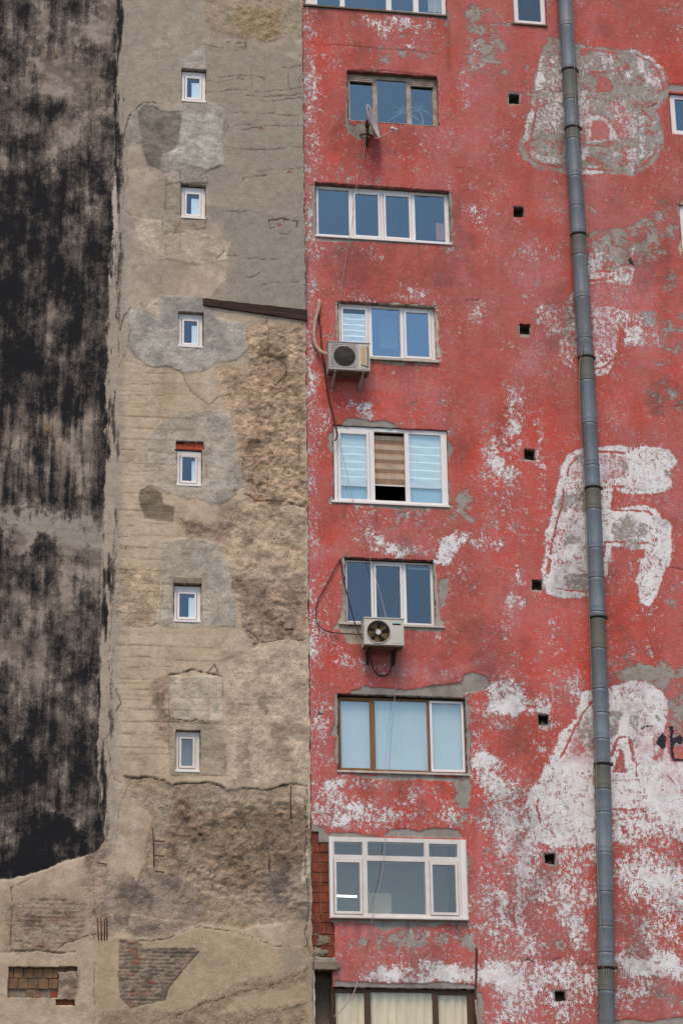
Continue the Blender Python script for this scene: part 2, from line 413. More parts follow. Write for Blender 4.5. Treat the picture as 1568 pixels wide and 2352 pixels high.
class Wall:
    def __init__(s, ulo, uhi, fulo, fuhi, openings):
        s.us = axis(ulo, uhi, fulo, fuhi, [o[i] for o in openings for i in (0, 1)])
        s.vs = axis(V_LO, V_HI, F_LO, F_HI, [o[i] for o in openings for i in (2, 3)])
        s.U, s.V = np.meshgrid(s.us, s.vs, indexing='ij')
        s.X, s.Y = proj(s.U, s.V)
        s.wx = (fbm(s.U * 2.2, s.V * 2.2, 6, 11, .68) - .5) * 2.6
        s.wy = (fbm(s.U * 2.2, s.V * 2.2, 6, 37, .68) - .5) * 2.6
        cu = (s.us[1:] + s.us[:-1]) / 2; cv = (s.vs[1:] + s.vs[:-1]) / 2
        s.solid = np.ones((len(cu), len(cv)), bool)
        for o in openings:
            s.solid[np.ix_((cu > o[0]) & (cu < o[1]), (cv > o[2]) & (cv < o[3]))] = False
        s.h = np.zeros_like(s.U)
        pad = np.ones((s.solid.shape[0] + 2, s.solid.shape[1] + 2), bool); pad[1:-1, 1:-1] = s.solid
        rim = ~(pad[:-1, :-1] & pad[1:, :-1] & pad[:-1, 1:] & pad[1:, 1:])
        s.du = rim * (fbm(s.U * 9, s.V * 9, 4, 71, .65) - .5) * .05; s.dv = rim * (fbm(s.U * 9, s.V * 9, 4, 73, .65) - .5) * .06
    def poly(s, pts, soft=3, warp=9, k=1.0):
        P = np.array(pts, float); m = np.zeros_like(s.U); pad = warp * 1.6 + soft + 3
        idx = np.nonzero((s.X > P[:, 0].min() - pad) & (s.X < P[:, 0].max() + pad) & (s.Y > P[:, 1].min() - pad) & (s.Y < P[:, 1].max() + pad))
        x = s.X[idx] + s.wx[idx] * warp; y = s.Y[idx] + s.wy[idx] * warp
        ins = np.zeros(len(x), bool); dd = np.full(len(x), 1e9)
        for i in range(len(P)):
            ax, ay = P[i]; bx, by = P[(i + 1) % len(P)]
            c = ((ay > y) != (by > y)) & (x < (bx - ax) * (y - ay) / (by - ay + 1e-12) + ax); ins ^= c
            ex, ey = bx - ax, by - ay
            t = np.clip(((x - ax) * ex + (y - ay) * ey) / (ex * ex + ey * ey + 1e-9), 0, 1)
            dd = np.minimum(dd, np.hypot(x - ax - ex * t, y - ay - ey * t))
        sdist = np.where(ins, dd, -dd)
        m[idx] = sst(-soft, soft, sdist) * k
        return m
    def line(s, pts, w=2.0, soft=1.2, warp=4, k=1.0):
        P = np.array(pts, float); m = np.zeros_like(s.U); pad = warp * 1.6 + soft + w + 3
        idx = np.nonzero((s.X > P[:, 0].min() - pad) & (s.X < P[:, 0].max() + pad) & (s.Y > P[:, 1].min() - pad) & (s.Y < P[:, 1].max() + pad))
        x = s.X[idx] + s.wx[idx] * warp; y = s.Y[idx] + s.wy[idx] * warp; dd = np.full(len(x), 1e9)
        for i in range(len(P) - 1):
            ax, ay = P[i]; bx, by = P[i + 1]; ex, ey = bx - ax, by - ay
            t = np.clip(((x - ax) * ex + (y - ay) * ey) / (ex * ex + ey * ey + 1e-9), 0, 1)
            dd = np.minimum(dd, np.hypot(x - ax - ex * t, y - ay - ey * t))
        m[idx] = (1 - sst(w - soft, w + soft, dd)) * k
        return m
    def blob(s, cx, cy, rx, ry, k=1.0, warp=12, hard=.5):
        x = s.X + s.wx * warp; y = s.Y + s.wy * warp
        d = np.hypot((x - cx) / rx, (y - cy) / ry)
        return (1 - sst(hard, 1.15, d)) * k
    def build(s, name, mat, parent, sel, attrs, back=.06):
        nu, nv = s.U.shape
        sel = sel & s.solid
        I, J = np.nonzero(sel)
        vid = lambda i, j: i * nv + j
        quads = np.stack([vid(I, J), vid(I + 1, J), vid(I + 1, J + 1), vid(I, J + 1)], 1)
        co = np.stack([s.U + s.du, -s.h, s.V + s.dv], -1).reshape(-1, 3)
        # returns into the wall along every free edge
        pad = np.zeros((sel.shape[0] + 2, sel.shape[1] + 2), bool); pad[1:-1, 1:-1] = s.solid
        ed = []
        for di, dj, e in ((-1, 0, ((0, 1), (0, 0))), (1, 0, ((1, 0), (1, 1))), (0, -1, ((0, 0), (1, 0))), (0, 1, ((1, 1), (0, 1)))):
            nb = pad[I + 1 + di, J + 1 + dj]
            ii, jj = I[~nb], J[~nb]
            ed.append(np.stack([vid(ii + e[0][0], jj + e[0][1]), vid(ii + e[1][0], jj + e[1][1])], 1))
        ed = np.concatenate(ed)
        ev, inve = np.unique(ed, return_inverse=True); inve = inve.reshape(ed.shape)
        bco = co[ev].copy(); bco[:, 1] = back
        n0 = len(co)
        sk = np.stack([ed[:, 1], ed[:, 0], n0 + inve[:, 0], n0 + inve[:, 1]], 1)
        allq = np.concatenate([quads, sk]); allco = np.concatenate([co, bco])
        src = np.concatenate([np.arange(n0), ev])
        used, re = np.unique(allq, return_inverse=True); re = re.reshape(allq.shape)
        allco = allco[used]; src = src[used]
        me = bpy.data.meshes.new(name)
        me.vertices.add(len(allco)); me.vertices.foreach_set('co', allco.astype(np.float32).ravel())
        me.loops.add(re.size); me.loops.foreach_set('vertex_index', re.astype(np.int32).ravel())
        me.polygons.add(len(re)); me.polygons.foreach_set('loop_start', (np.arange(len(re)) * 4).astype(np.int32))
        me.polygons.foreach_set('loop_total', np.full(len(re), 4, np.int32))
        me.polygons.foreach_set('use_smooth', np.concatenate([np.ones(len(quads), bool), np.zeros(len(sk), bool)]))
        me.update()
        for k, a in attrs.items():
            at = me.attributes.new(k, 'FLOAT_COLOR', 'POINT')
            at.data.foreach_set('color', a.reshape(-1, 4)[src].astype(np.float32).ravel())
        return link_mesh(name, me, mat, parent)

#@@LEFT
# ================================================================== LEFT: bare plaster building
L = Wall(-16.0, 0.0, -7.4, 0.0, OPEN_L)
X, Y, U, V = L.X, L.Y, L.U, L.V
n_big = fbm(U * .5, V * .5, 4, 3); n_mid = fbm(U * 2.2, V * 2.2, 5, 5, .55); n_fin = fbm(U * 9, V * 9, 4, 8, .6)
n_hor = fbm(U * .7, V * 7, 4, 21)
base = np.zeros(U.shape + (3,))
def col(c): return np.array(lin(c))
def lay(mask, c, k=1.0):
    global base
    base = base + (mask * k)[..., None] * (col(c) - base)
t1 = sst(500, 1000, Y + (n_big - .5) * 300); t2 = sst(1750, 2050, Y + (n_big - .5) * 200)
base[:] = col((168, 153, 137))
lay(t1, (196, 174, 148)); lay(t2, (184, 162, 135))
rough = np.zeros_like(U); crack_and_shade = np.zeros_like(U); tar = np.zeros_like(U); chip = np.zeros_like(U)
h = np.full_like(U, .055) + (n_mid - .5) * .018
mot = fbm(U * 3.2 + L.wx * .5, V * 3.2 + L.wy * .5, 6, 301, .66)
lay(sst(.5, .72, n_mid), (154, 136, 118), .35); lay(sst(.52, .3, n_mid), (192, 174, 150), .35)
lay(sst(.54, .70, mot), (146, 127, 108), .35); lay(sst(.48, .32, mot), (204, 186, 163), .40)
lay(sst(.58, .7, fbm(U * 1.6, V * .35, 4, 311)) * t1, (150, 128, 100), .35)
# upper right smooth render
m = L.poly([(470, 110), (545, 95), (700, 140), (712, 735), (470, 690), (545, 610), (520, 540), (470, 430)], 4, 8)
lay(m, (155, 143, 127), .8); h += m * .008
m = L.poly([(470, 470), (712, 500), (712, 735), (520, 690), (520, 560)], 3, 5); lay(m, (150, 140, 126), .7); h += m * .006
m = L.poly([(470, -40), (712, -40), (712, 90), (600, 100), (530, 85), (470, 60)], 6, 14); lay(m, (168, 148, 120), .7); rough += m * .6
m = L.poly([(535, 20), (640, 15), (640, 95), (560, 100)], 6, 12); lay(m, (170, 142, 104), .6); rough += m * .5
# left plain field, upper
m = L.poly([(275, -40), (465, -40), (465, 150), (410, 240), (330, 238), (275, 290)], 10, 14); lay(m, (159, 147, 131), .7)
lay(L.poly([(300, 60), (460, 40), (430, 120), (330, 140)], 20, 30) * sst(.55, .65, n_mid), (190, 174, 150), .6)
# grey cement repairs
def patch(pts, c, k=.85, warp=8, dh=.012, soft=2.5, edge=True):
    global h, crack_and_shade, rough
    c = (c[0] * 1.11, c[1] * 1.105, c[2] * 1.09); warp *= .8
    m = L.poly(pts, soft, warp); lay(m, c, k); h = h + m * dh
    lay(m * sst(.48, .66, mot), tuple(x * .86 for x in c), .8 * k); lay(m * sst(.5, .34, mot), tuple(min(255, x * 1.13) for x in c), .8 * k); h = h + m * (mot - .5) * .02; rough = np.maximum(rough, m * .3)
    if edge:
        e = np.clip(m * (1 - m) * 4, 0, 1); crack_and_shade = np.maximum(crack_and_shade, e * sst(.5, .66, fbm(U * 1.7, V * 1.7, 3, 77)) * .45)
    return m
patch([(285, 300), (300, 262), (333, 238), (362, 246), (400, 258), (440, 228), (470, 232), (520, 250), (520, 300), (503, 330), (512, 380), (470, 395), (475, 425), (385, 425), (382, 400), (350, 385), (325, 330), (290, 340)], (146, 139, 128))
patch([(318, 262), (338, 240), (372, 258), (420, 262), (412, 320), (396, 345), (372, 355), (366, 388), (340, 384), (326, 330)], (112, 105, 93), .8, 7, -.006)
patch([(415, 262), (515, 270), (505, 335), (515, 385), (470, 390), (390, 372), (388, 350), (415, 330)], (163, 158, 150), .6, 8, .004)
patch([(405, 150), (468, 105), (472, 165), (415, 165)], (165, 158, 148), .6, 5, .003)
patch([(380, 385), (415, 395), (415, 505), (395, 540), (378, 520)], (150, 140, 126), .7, 6, .004)
patch([(300, 500), (370, 510), (470, 545), (525, 555), (520, 600), (460, 612), (380, 595), (330, 560)], (176, 162, 142), .7, 10, .006)
patch([(318, 500), (370, 500), (372, 540), (470, 528), (472, 505), (372, 505)], (140, 128, 112), .35, 8, 0)
patch([(292, 730), (300, 709), (332, 716), (372, 684), (458, 684), (500, 735), (568, 745), (572, 800), (545, 832), (500, 835), (462, 856), (420, 858), (382, 842), (350, 846), (318, 826), (292, 800), (296, 765)], (153, 147, 140))
patch([(322, 700), (365, 690), (372, 725), (345, 732)], (176, 160, 138), .8, 6, .004)
patch([(378, 958), (440, 945), (512, 948), (528, 970), (548, 1030), (562, 1050), (556, 1120), (505, 1160), (440, 1150), (400, 1140), (345, 1118), (328, 1080), (332, 1005)], (158, 150, 139), .8, 10, .008)
patch([(323, 1128), (345, 1119), (370, 1134), (374, 1160), (402, 1166), (396, 1202), (332, 1192), (318, 1155)], (98, 88, 75), .9, 6, -.01)
patch([(372, 1246), (440, 1240), (510, 1250), (514, 1300), (540, 1335), (540, 1442), (390, 1444), (352, 1432), (366, 1330)], (157, 149, 138), .85, 7, .008)
patch([(364, 1432), (380, 1300), (395, 1300), (395, 1432)], (168, 161, 151), .5, 4, .003)
patch([(387, 1551), (420, 1556), (510, 1555), (512, 1660), (460, 1662), (388, 1652)], (176, 166, 153), .95, 4, .02)
patch([(384, 1655), (468, 1650), (516, 1664), (516, 1782), (392, 1784)], (148, 138, 123), .75, 6, .004)
# boarded concrete field
boards = sst(830, 880, Y) * sst(1830, 1780, Y) * sst(560, 420, X + (n_big - .5) * 160) * sst(262, 275, X)
bl = np.abs(((V * 100 + (n_hor - .5) * 5) % 26.5) - 13) / 13
bl2 = sst(.86, 1.0, bl)
lay(boards * bl2 * sst(.36, .5, n_hor), (140, 118, 94), .8); h += boards * ((vn(U * .6, np.floor(V * 100 / 26.5) * 3.3, 9) - .5) * .010 - bl2 * .003)
lay(boards * (vn(U * .5, np.floor(V * 100 / 26.5) * 3.3, 14)), (190, 168, 134), .45)
# rough aggregate columns
def raw(pts, c, k=.7, dh=-.015, r=.9, warp=22, soft=10):
    global h, rough
    c = (min(c[0] * 1.19, 194), min(c[1] * 1.165, 172), min(c[2] * 1.24, 147))
    m = L.poly(pts, soft, warp); lay(m, c, k); lay(m * sst(.5, .66, mot), tuple(x * .78 for x in c), .7); lay(m * sst(.48, .34, mot), tuple(min(255, x * 1.16) for x in c), .6); h = h + m * dh; rough = np.maximum(rough, m * r); return m
raw([(572, 745), (700, 745), (704, 905), (590, 900), (575, 840)], (164, 141, 108), .7)
raw([(500, 850), (700, 860), (708, 1165), (560, 1160), (555, 1050), (520, 950)], (160, 137, 104), .65)
raw([(600, 790), (640, 830), (665, 850), (650, 885), (600, 890), (590, 830)], (132, 112, 86), .6, -.03)
raw([(585, 955), (610, 950), (620, 1160), (570, 1160)], (138, 116, 88), .5, -.012)
raw([(500, 1165), (704, 1170), (704, 1330), (540, 1320), (516, 1250)], (164, 142, 110), .55)
raw([(535, 1320), (610, 1330), (706, 1330), (704, 1465), (640, 1470), (580, 1480), (545, 1420)], (142, 121, 96), .7, -.035)
raw([(548, 1340), (620, 1340), (625, 1400), (590, 1420), (555, 1400)], (118, 102, 82), .5, -.02)
rdg = np.abs(fbm(U * 3.5 + L.wx * .3, V * 4.5, 5, 381, .6) - .5) * 2
for q in ([(535, 1325), (704, 1335), (704, 1465), (640, 1475), (575, 1480), (545, 1420)], [(575, 760), (704, 760), (704, 1165), (560, 1160), (560, 1050)], [(400, 1830), (700, 1830), (704, 2080), (560, 2090), (380, 1990)]):
    m = L.poly(q, 12, 18); h += m * (rdg - .25) * .08; crack_and_shade = np.maximum(crack_and_shade, m * sst(.10, .02, rdg) * .40)
raw([(400, 1195), (530, 1205), (520, 1245), (430, 1232)], (118, 100, 80), .6, -.008, .8, 10)
raw([(250, 1290), (370, 1300), (360, 1400), (300, 1440), (250, 1420)], (166, 143, 110), .5, -.004, .6)
raw([(340, 1560), (388, 1550), (388, 1700), (360, 1700)], (126, 110, 88), .6, -.004, .7)
raw([(520, 1500), (700, 1490), (712, 1800), (530, 1790)], (172, 151, 118), .35, 0, .5, 20, 14)
# broken edge and the dark weathered field below it
led = [(282, 1784), (330, 1790), (378, 1796), (392, 1806), (430, 1800), (475, 1796), (536, 1818), (556, 1812), (610, 1812), (664, 1804), (664, 1880), (706, 1882), (712, 2010), (690, 2110), (560, 2140), (430, 2120), (300, 2100), (330, 1990), (345, 1880), (300, 1830)]
m = L.poly(led, 4, 9); h -= m * .03; lay(m, (166, 145, 119), .6); rough = np.maximum(rough, m * .75)
raw([(390, 1815), (470, 1815), (520, 1860), (700, 1860), (700, 2000), (640, 2040), (560, 2040), (500, 2000), (410, 1990), (370, 1940), (370, 1870)], (122, 104, 80), .7, -.008, 1, 26, 20)
raw([(560, 1880), (690, 1880), (700, 2020), (620, 2030)], (112, 98, 78), .55, -.004, .9, 26, 20)
raw([(600, 2000), (700, 2000), (700, 2110), (620, 2080)], (122, 112, 96), .5, 0, .7, 20, 16)
raw([(230, 2000), (400, 2020), (480, 2050), (470, 2110), (410, 2150), (230, 2155)], (122, 111, 94), .6, -.006, .7, 20, 14)
raw([(180, 1920), (260, 1920), (240, 2010), (222, 2160), (215, 2160)], (140, 122, 98), .4, 0, .8)
for q in ([(410, 1925), (440, 1920), (440, 1985), (415, 1980)], [(360, 1830), (392, 1830), (380, 1960), (355, 1940)], [(430, 1820), (500, 1815), (500, 1860), (440, 1870)]):
    lay(L.poly(q, 6, 12), (172, 157, 136), .55)
lay(L.poly([(450, 2060), (560, 2080), (600, 2150), (460, 2120)], 12, 16), (172, 150, 118), .6)
m = L.poly([(222, 2158), (390, 2155), (460, 2132), (560, 2150), (622, 2172), (712, 2176), (716, 2420), (222, 2420)], 3, 5); lay(m, (172, 151, 120), .65); h += m * .012
lay(L.poly([(640, 2180), (712, 2180), (714, 2260), (640, 2230)], 8, 10), (150, 137, 117), .6)
for q, c in (([(390, 2330), (500, 2280), (600, 2240), (700, 2215), (700, 2250), (560, 2290), (440, 2350)], (150, 130, 102)), ([(230, 2330), (330, 2320), (480, 2330), (700, 2300), (714, 2420), (230, 2420)], (146, 128, 102))):
    m = L.poly(q, 8, 14); lay(m, c, .5); rough = np.maximum(rough, m * .7)
# lower left: broken plaster courses and brick ghosts
m = L.poly([(0, 2050), (40, 2030), (150, 2040), (212, 2010), (212, 2160), (130, 2190), (0, 2190)], 4, 8); lay(m, (160, 141, 115), .6)
m = L.poly([(12, 2090), (40, 2072), (130, 2062), (195, 2080), (195, 2150), (130, 2180), (60, 2190), (10, 2190)], 5, 9)
crs = np.abs(((V * 100 + (n_mid - .5) * 9) % 8.5) / 8.5 - .5) * 2
lay(m, (150, 134, 112), .6); rough = np.maximum(rough, m * .6)
crack_and_shade = np.maximum(crack_and_shade, m * sst(.8, 1, crs) * sst(.45, .6, n_hor) * .6); h -= m * (.012 + .02 * sst(.6, 1, crs) * sst(.4, .6, n_mid))
lay(m * sst(.54, .64, fbm(U * 6, V * 14, 4, 91, .65)) * sst(.9, .5, crs), (146, 98, 82), .6); lay(m * sst(.5, .62, mot), (176, 158, 136), .6)
lay(m * L.blob(110, 2115, 60, 34, 1, 10) * sst(.5, .62, fbm(U * 6, V * 8, 4, 95)), (92, 74, 64), .7)
m = L.poly([(275, 2163), (322, 2168), (330, 2182), (440, 2180), (456, 2188), (402, 2250), (385, 2275), (378, 2298), (300, 2316), (275, 2290), (272, 2240)], 1.6, 4)
h -= m * .03
cv = V * 100 / 7.6 + L.wy * .35; row = np.floor(cv); cu = U * 100 / 23 + (row % 2) * .5 + L.wx * .12
fu = np.abs((cu % 1) - .5) * 2; fv = np.abs((cv % 1) - .5) * 2
mort = np.maximum(sst(.86, .98, fu), sst(.7, .92, fv))
bid = _h(np.floor(cu), row, 5)
bc = np.where((bid > .66)[..., None], col((138, 84, 72)), np.where((bid > .35)[..., None], col((122, 108, 94)), col((96, 86, 76))))
base = base + (m * .9)[..., None] * (bc - base)
lay(m * mort * sst(.35, .5, n_mid), (150, 136, 118), .8); lay(m * sst(.50, .62, mot), (118, 107, 95), .7); lay(m * sst(.46, .36, mot), (160, 142, 122), .75)
h += m * (1 - mort) * .022 + m * (mot - .5) * .04; rough = np.maximum(rough, m * .4)
e = L.line([(456, 2188), (402, 2250), (385, 2275), (378, 2298), (300, 2316), (275, 2290)], 1.5, 1, 3); crack_and_shade = np.maximum(crack_and_shade, e * .8)
raw([(130, 2228), (182, 2230), (178, 2300), (135, 2296), (120, 2262)], (128, 112, 92), .7, -.02, .9, 8, 4)
# cracks, and a shadow line painted along one patch edge
cknz = fbm(U * 5, V * 5, 4, 321, .6)
def ck(pts, w=1.2, k=.85, d=.012, warp=5, wh=True):
    global crack_and_shade, h
    m = L.line(pts, w * .72, 1.0, warp * 1.3) * sst(.28, .50, cknz); crack_and_shade = np.maximum(crack_and_shade, np.clip(m * k * 1.25, 0, 1)); h = h - m * d * 1.3
for y0, x0, x1 in ((105, 470, 560), (190, 480, 560), (206, 520, 700), (222, 560, 700), (232, 600, 700), (215, 470, 540), (293, 520, 700), (297, 555, 600), (398, 590, 700), (412, 560, 610), (340, 510, 700), (260, 540, 690), (487, 520, 620), (660, 600, 690), (590, 520, 640), (180, 500, 610), (150, 620, 700), (640, 560, 600)):
    ys = y0 + np.cumsum(np.random.default_rng(int(y0)).normal(0, 2.2, 8)); ck(list(zip(np.linspace(x0, x1, 8), ys)), 1.0, .7, .008)
for x0, y0, y1 in ((578, 165, 205), (660, 165, 215), (688, 178, 215), (612, 730, 900), (666, 740, 850), (618, 960, 1120), (660, 980, 1060), (690, 950, 1150), (585, 1060, 1120)):
    xs = x0 + np.cumsum(np.random.default_rng(int(x0 + y0)).normal(0, 1.5, 6)); ck(list(zip(xs, np.linspace(y0, y1, 6))), 1.0, .65, .01)
ck([(520, 102), (535, 120), (562, 118), (562, 103)], 1.4, .9); ck([(520, 102), (562, 103)], 1.2, .8)
ck([(612, 506), (640, 505), (682, 512), (680, 528)], 1.6, .95, .02); ck([(612, 506), (620, 525), (650, 522), (655, 508)], 1.2, .7); ck([(640, 540), (665, 542), (668, 528)], 1, .6)
ck([(285, 340), (288, 300), (302, 262), (333, 238), (358, 240)], 1.6, .8, .015); ck([(290, 345), (293, 400), (282, 480), (300, 500)], 1, .4)  # first line is the upper grey patch's edge shadow, painted dark
ck([(520, 555), (512, 580), (495, 600)], 1.4, .6); ck([(378, 470), (372, 505), (372, 530)], 1.2, .5)
ck([(278, 760), (284, 730), (300, 712)], 1.6, .7, .015); ck([(296, 765), (292, 800), (270, 850)], 1.5, .6); ck([(292, 830), (340, 845), (385, 842), (420, 860)], 1, .5)
ck([(420, 860), (440, 900), (480, 935)], 1.2, .5); ck([(470, 940), (500, 915), (530, 905)], 1.2, .55); ck([(600, 888), (632, 885), (655, 862), (655, 835)], 2, .9, .03); ck([(655, 862), (640, 900), (660, 895)], 1.2, .6)
ck([(560, 1140), (590, 1150), (640, 1148), (700, 1165)], 2, .9, .02); ck([(525, 1133), (540, 1130), (540, 1140), (528, 1142)], 1.4, .9)
ck([(580, 1478), (640, 1470), (704, 1468)], 2, .8, .03); ck([(600, 1478), (585, 1460), (560, 1440)], 2, .8, .03); ck([(655, 1448), (672, 1446)], 4, .9, .04, 3)
ck([(268, 1268), (262, 1320), (258, 1400), (250, 1500)], 1.2, .45); ck([(290, 1255), (286, 1280)], 1.4, .6); ck([(268, 1440), (345, 1440), (360, 1432)], 1.0, .6)
ck([(387, 1552), (412, 1548), (440, 1540), (480, 1550), (510, 1556)], 2.6, .95, .02, 4); ck([(480, 1545), (490, 1530), (500, 1550)], 1.6, .8)
ck([(405, 1654), (465, 1657)], 1.5, .8)
ck([(282, 1784), (330, 1790), (378, 1796), (392, 1806), (430, 1800), (475, 1796), (536, 1818), (556, 1812), (610, 1812), (664, 1804), (706, 1812)], 1.9, .85, .02)
ck([(535, 1800), (545, 1822), (560, 1808)], 1.6, .7)
ck([(230, 2162), (300, 2165), (390, 2157), (460, 2132), (500, 2136), (560, 2150), (622, 2172), (712, 2178)], 1.5, .8, .015)
ck([(705, 1820), (700, 1900), (698, 1960), (706, 2050), (704, 2150), (712, 2200)], 1.6, .7, .02); ck([(697, 1830), (700, 1882), (708, 1920)], 1.2, .7)
ck([(268, 1930), (275, 1850), (285, 1830), (300, 1790)], 1.2, .45); ck([(245, 1520), (262, 1580), (280, 1620), (262, 1640), (245, 1700)], 1.8, .6, .015); ck([(245, 1700), (262, 1790), (280, 1800)], 1.2, .5)
ck([(390, 2345), (450, 2315), (540, 2285), (640, 2260), (700, 2225)], 2.0, .45, .01, 10); ck([(560, 2350), (660, 2320), (714, 2300)], 2.0, .4, .01, 10)
ck([(216, 2010), (217, 2120), (215, 2240), (216, 2400)], 1.4, .45, .012, 3); ck([(25, 2190), (25, 2040), (60, 2025), (70, 2018)], 1.6, .6, .015)
ck([(0, 2190), (60, 2184), (130, 2190), (175, 2186)], 2, .8, .02); ck([(20, 2160), (60, 2164), (120, 2190), (145, 2170), (215, 2150)], 1.5, .7, .012)
for yb in np.arange(860, 1790, 25):
    r_ = np.random.default_rng(int(yb)); x0 = 264 + r_.uniform(0, 30); ck([(x0, yb), (x0 + r_.uniform(50, 130), yb + r_.normal(0, 1.5))], .8, .7 * r_.uniform(.5, 1), .006, 2)
# board print on the right of the lower shaft
for yb in np.arange(1500, 1800, 24):
    r_ = np.random.default_rng(int(yb)); x0 = 520 + r_.uniform(0, 60); ck([(x0, yb), (x0 + r_.uniform(40, 130), yb + r_.normal(0, 1.5))], .8, .4 * r_.uniform(.3, 1), .005, 2)
m = L.poly([(697, 1962), (706, 1950), (712, 2000), (700, 2032), (690, 2030)], 1.5, 3); lay(m, (204, 184, 160), .9); h += m * .02
# rust runs
for x0, y0, y1, k in ((413, 508, 575, .7), (380, 560, 590, .5), (299, 480, 500, .5), (472, 1068, 1098, .7), (500, 1380, 1400, .6), (478, 1610, 1650, .5), (395, 1610, 1650, .4), (320, 480, 520, .3), (445, 1145, 1160, .5)):
    lay(L.line([(x0, y0), (x0 + 1, y1)], 1.6, 1.4, 2), (176, 126, 72), k)
# small brick showing through chips
for x0, y0, rx in ((662, 398, 16), (640, 520, 14), (468, 215, 4), (690, 130, 5), (600, 297, 10), (560, 412, 8), (660, 505, 12), (470, 110, 5), (700, 410, 6), (505, 210, 5)):
    mm = L.blob(x0, y0, rx, 5, 1, 6) * sst(.45, .55, n_fin); lay(mm, (158, 90, 70), .7); crack_and_shade = np.maximum(crack_and_shade, mm * .25)
# vertical strip by the tarred wall
strip = sst(296, 276, X + L.wx * 6 + (Y - 900) * .018) * sst(2000, 1900, Y)
lay(strip, (160, 148, 133), .7); lay(L.poly([(258, 385), (272, 380), (268, 560), (255, 660), (250, 660), (256, 500)], 1.2, 2), (190, 178, 162), .9)
h += L.poly([(256, 385), (273, 380), (268, 560), (255, 660), (248, 660), (252, 500)], 1.2, 2) * .02
# dark speckled drips beside tar
dr = sst(282, 255, X + L.wx * 8 + (Y - 900) * .02) * sst(1960, 1880, Y)
# ---- tar
edge = [(-200, -200), (264, -200), (268, 100), (262, 250), (262, 400), (256, 520), (246, 700), (243, 900), (240, 1100), (234, 1260), (228, 1500), (224, 1700), (228, 1850), (240, 1930), (226, 1950), (190, 1966), (120, 1990), (60, 2012), (20, 2016), (-200, 2020)]
tz = L.poly(edge, 2.5, 9)
str1 = fbm(U * 5.5, V * .55, 5, 41, .6); str2 = fbm(U * 14, V * 1.3, 4, 43, .6); big = fbm(U * .9, V * .9, 4, 47)
cov = .61 + (str1 - .5) * .65 + (big - .5) * .7 + (str2 - .5) * .4 + (fbm(U * 2.4, V * 2.0, 5, 331, .62) - .5) * 1.3 + (fbm(U * 7, V * .8, 5, 341, .65) - .5) * .6
def tb(cx, cy, rx, ry, k):
    global cov
    cov = cov + L.blob(cx, cy, rx * 1.2, ry * 1.2, k * .66, 60, .0)
for a in ((60, 90, 60, 40, -.45), (190, 60, 90, 60, -.2), (130, 200, 130, 60, -.3), (60, 60, 160, 60, -.1), (60, 150, 40, 20, -.3), (235, 170, 26, 40, .45), (200, 130, 70, 30, .3), (110, 240, 60, 30, .35), (40, 300, 40, 30, -.3), (180, 290, 90, 40, -.25), (60, 420, 90, 80, .4), (60, 540, 80, 70, .4), (190, 370, 50, 40, .35), (215, 470, 40, 30, -.4), (120, 450, 40, 40, .25), (200, 560, 60, 60, .3), (130, 640, 100, 50, .2), (130, 750, 120, 50, -.25), (40, 790, 50, 30, .4), (70, 830, 80, 30, .35), (190, 850, 60, 60, -.1), (120, 930, 120, 40, .4), (60, 1000, 90, 40, -.25), (200, 1010, 50, 60, -.25), (110, 1100, 120, 50, -.35), (120, 1215, 110, 44, -1.25), (40, 1190, 60, 30, -1.0), (40, 1280, 60, 50, .45), (110, 1260, 40, 60, .3), (150, 1310, 60, 40, -.3), (210, 1290, 40, 50, .15), (60, 1400, 120, 30, -.3), (130, 1440, 110, 40, -.25), (30, 1490, 80, 40, -.35), (130, 1560, 120, 40, -.2), (190, 1530, 40, 40, .25), (110, 1640, 80, 50, .2), (200, 1690, 40, 60, .45), (100, 1690, 60, 60, .35), (40, 1780, 80, 60, .25), (140, 1790, 70, 40, -.2), (90, 1870, 60, 20, -.2), (110, 1930, 140, 60, .6), (60, 1990, 120, 50, .5), (150, 1860, 50, 14, -.6)): tb(*a)
cov += -.10 * (1 - sst(330, 420, Y)) + .16 * sst(390, 470, Y) * sst(960, 880, Y) - .05 * sst(960, 1000, Y) * sst(1560, 1500, Y) + .05 * sst(1540, 1600, Y)
tar = np.clip(cov, 0, 1.3) * tz
tar = np.maximum(tar, dr * np.clip((fbm(U * 11, V * 1.1, 4, 351, .62) - .44) * 5.0, 0, .95) * (1 - tz))
drz = tz * L.poly([(-50, 900), (240, 900), (240, 1150), (-50, 1150)], 40, 40); tar = np.clip(tar + drz * (fbm(U * 12, V * .7, 4, 361, .6) - .5) * 1.3, 0, 1.3)
lay(tz, (138, 124, 111), .95); lay(tz * sst(.48, .64, mot), (166, 152, 137), .7); lay(tz * sst(.5, .36, mot), (104, 92, 82), .6)
lay(tz * L.poly([(20, 1168), (140, 1165), (200, 1180), (236, 1215), (236, 1262), (200, 1258), (90, 1235), (20, 1200)], 8, 18), (158, 148, 134), .8)
for cx, cy, rx, ry in ((130, 120, 100, 14), (200, 900, 40, 60), (215, 770, 20, 40), (90, 940, 90, 20), (20, 970, 30, 50), (180, 300, 16, 16), (100, 1000, 90, 30)):
    lay(tz * L.blob(cx, cy, rx, ry, 1, 30, .1) * sst(.45, .65, str2), (160, 122, 72), .6)
crack_and_shade = np.maximum(crack_and_shade, np.clip(tz * (1 - tz) * 4, 0, 1) * sst(1880, 1960, Y) * .7)
h -= tz * .012; h += tz * (str1 - .5) * .006
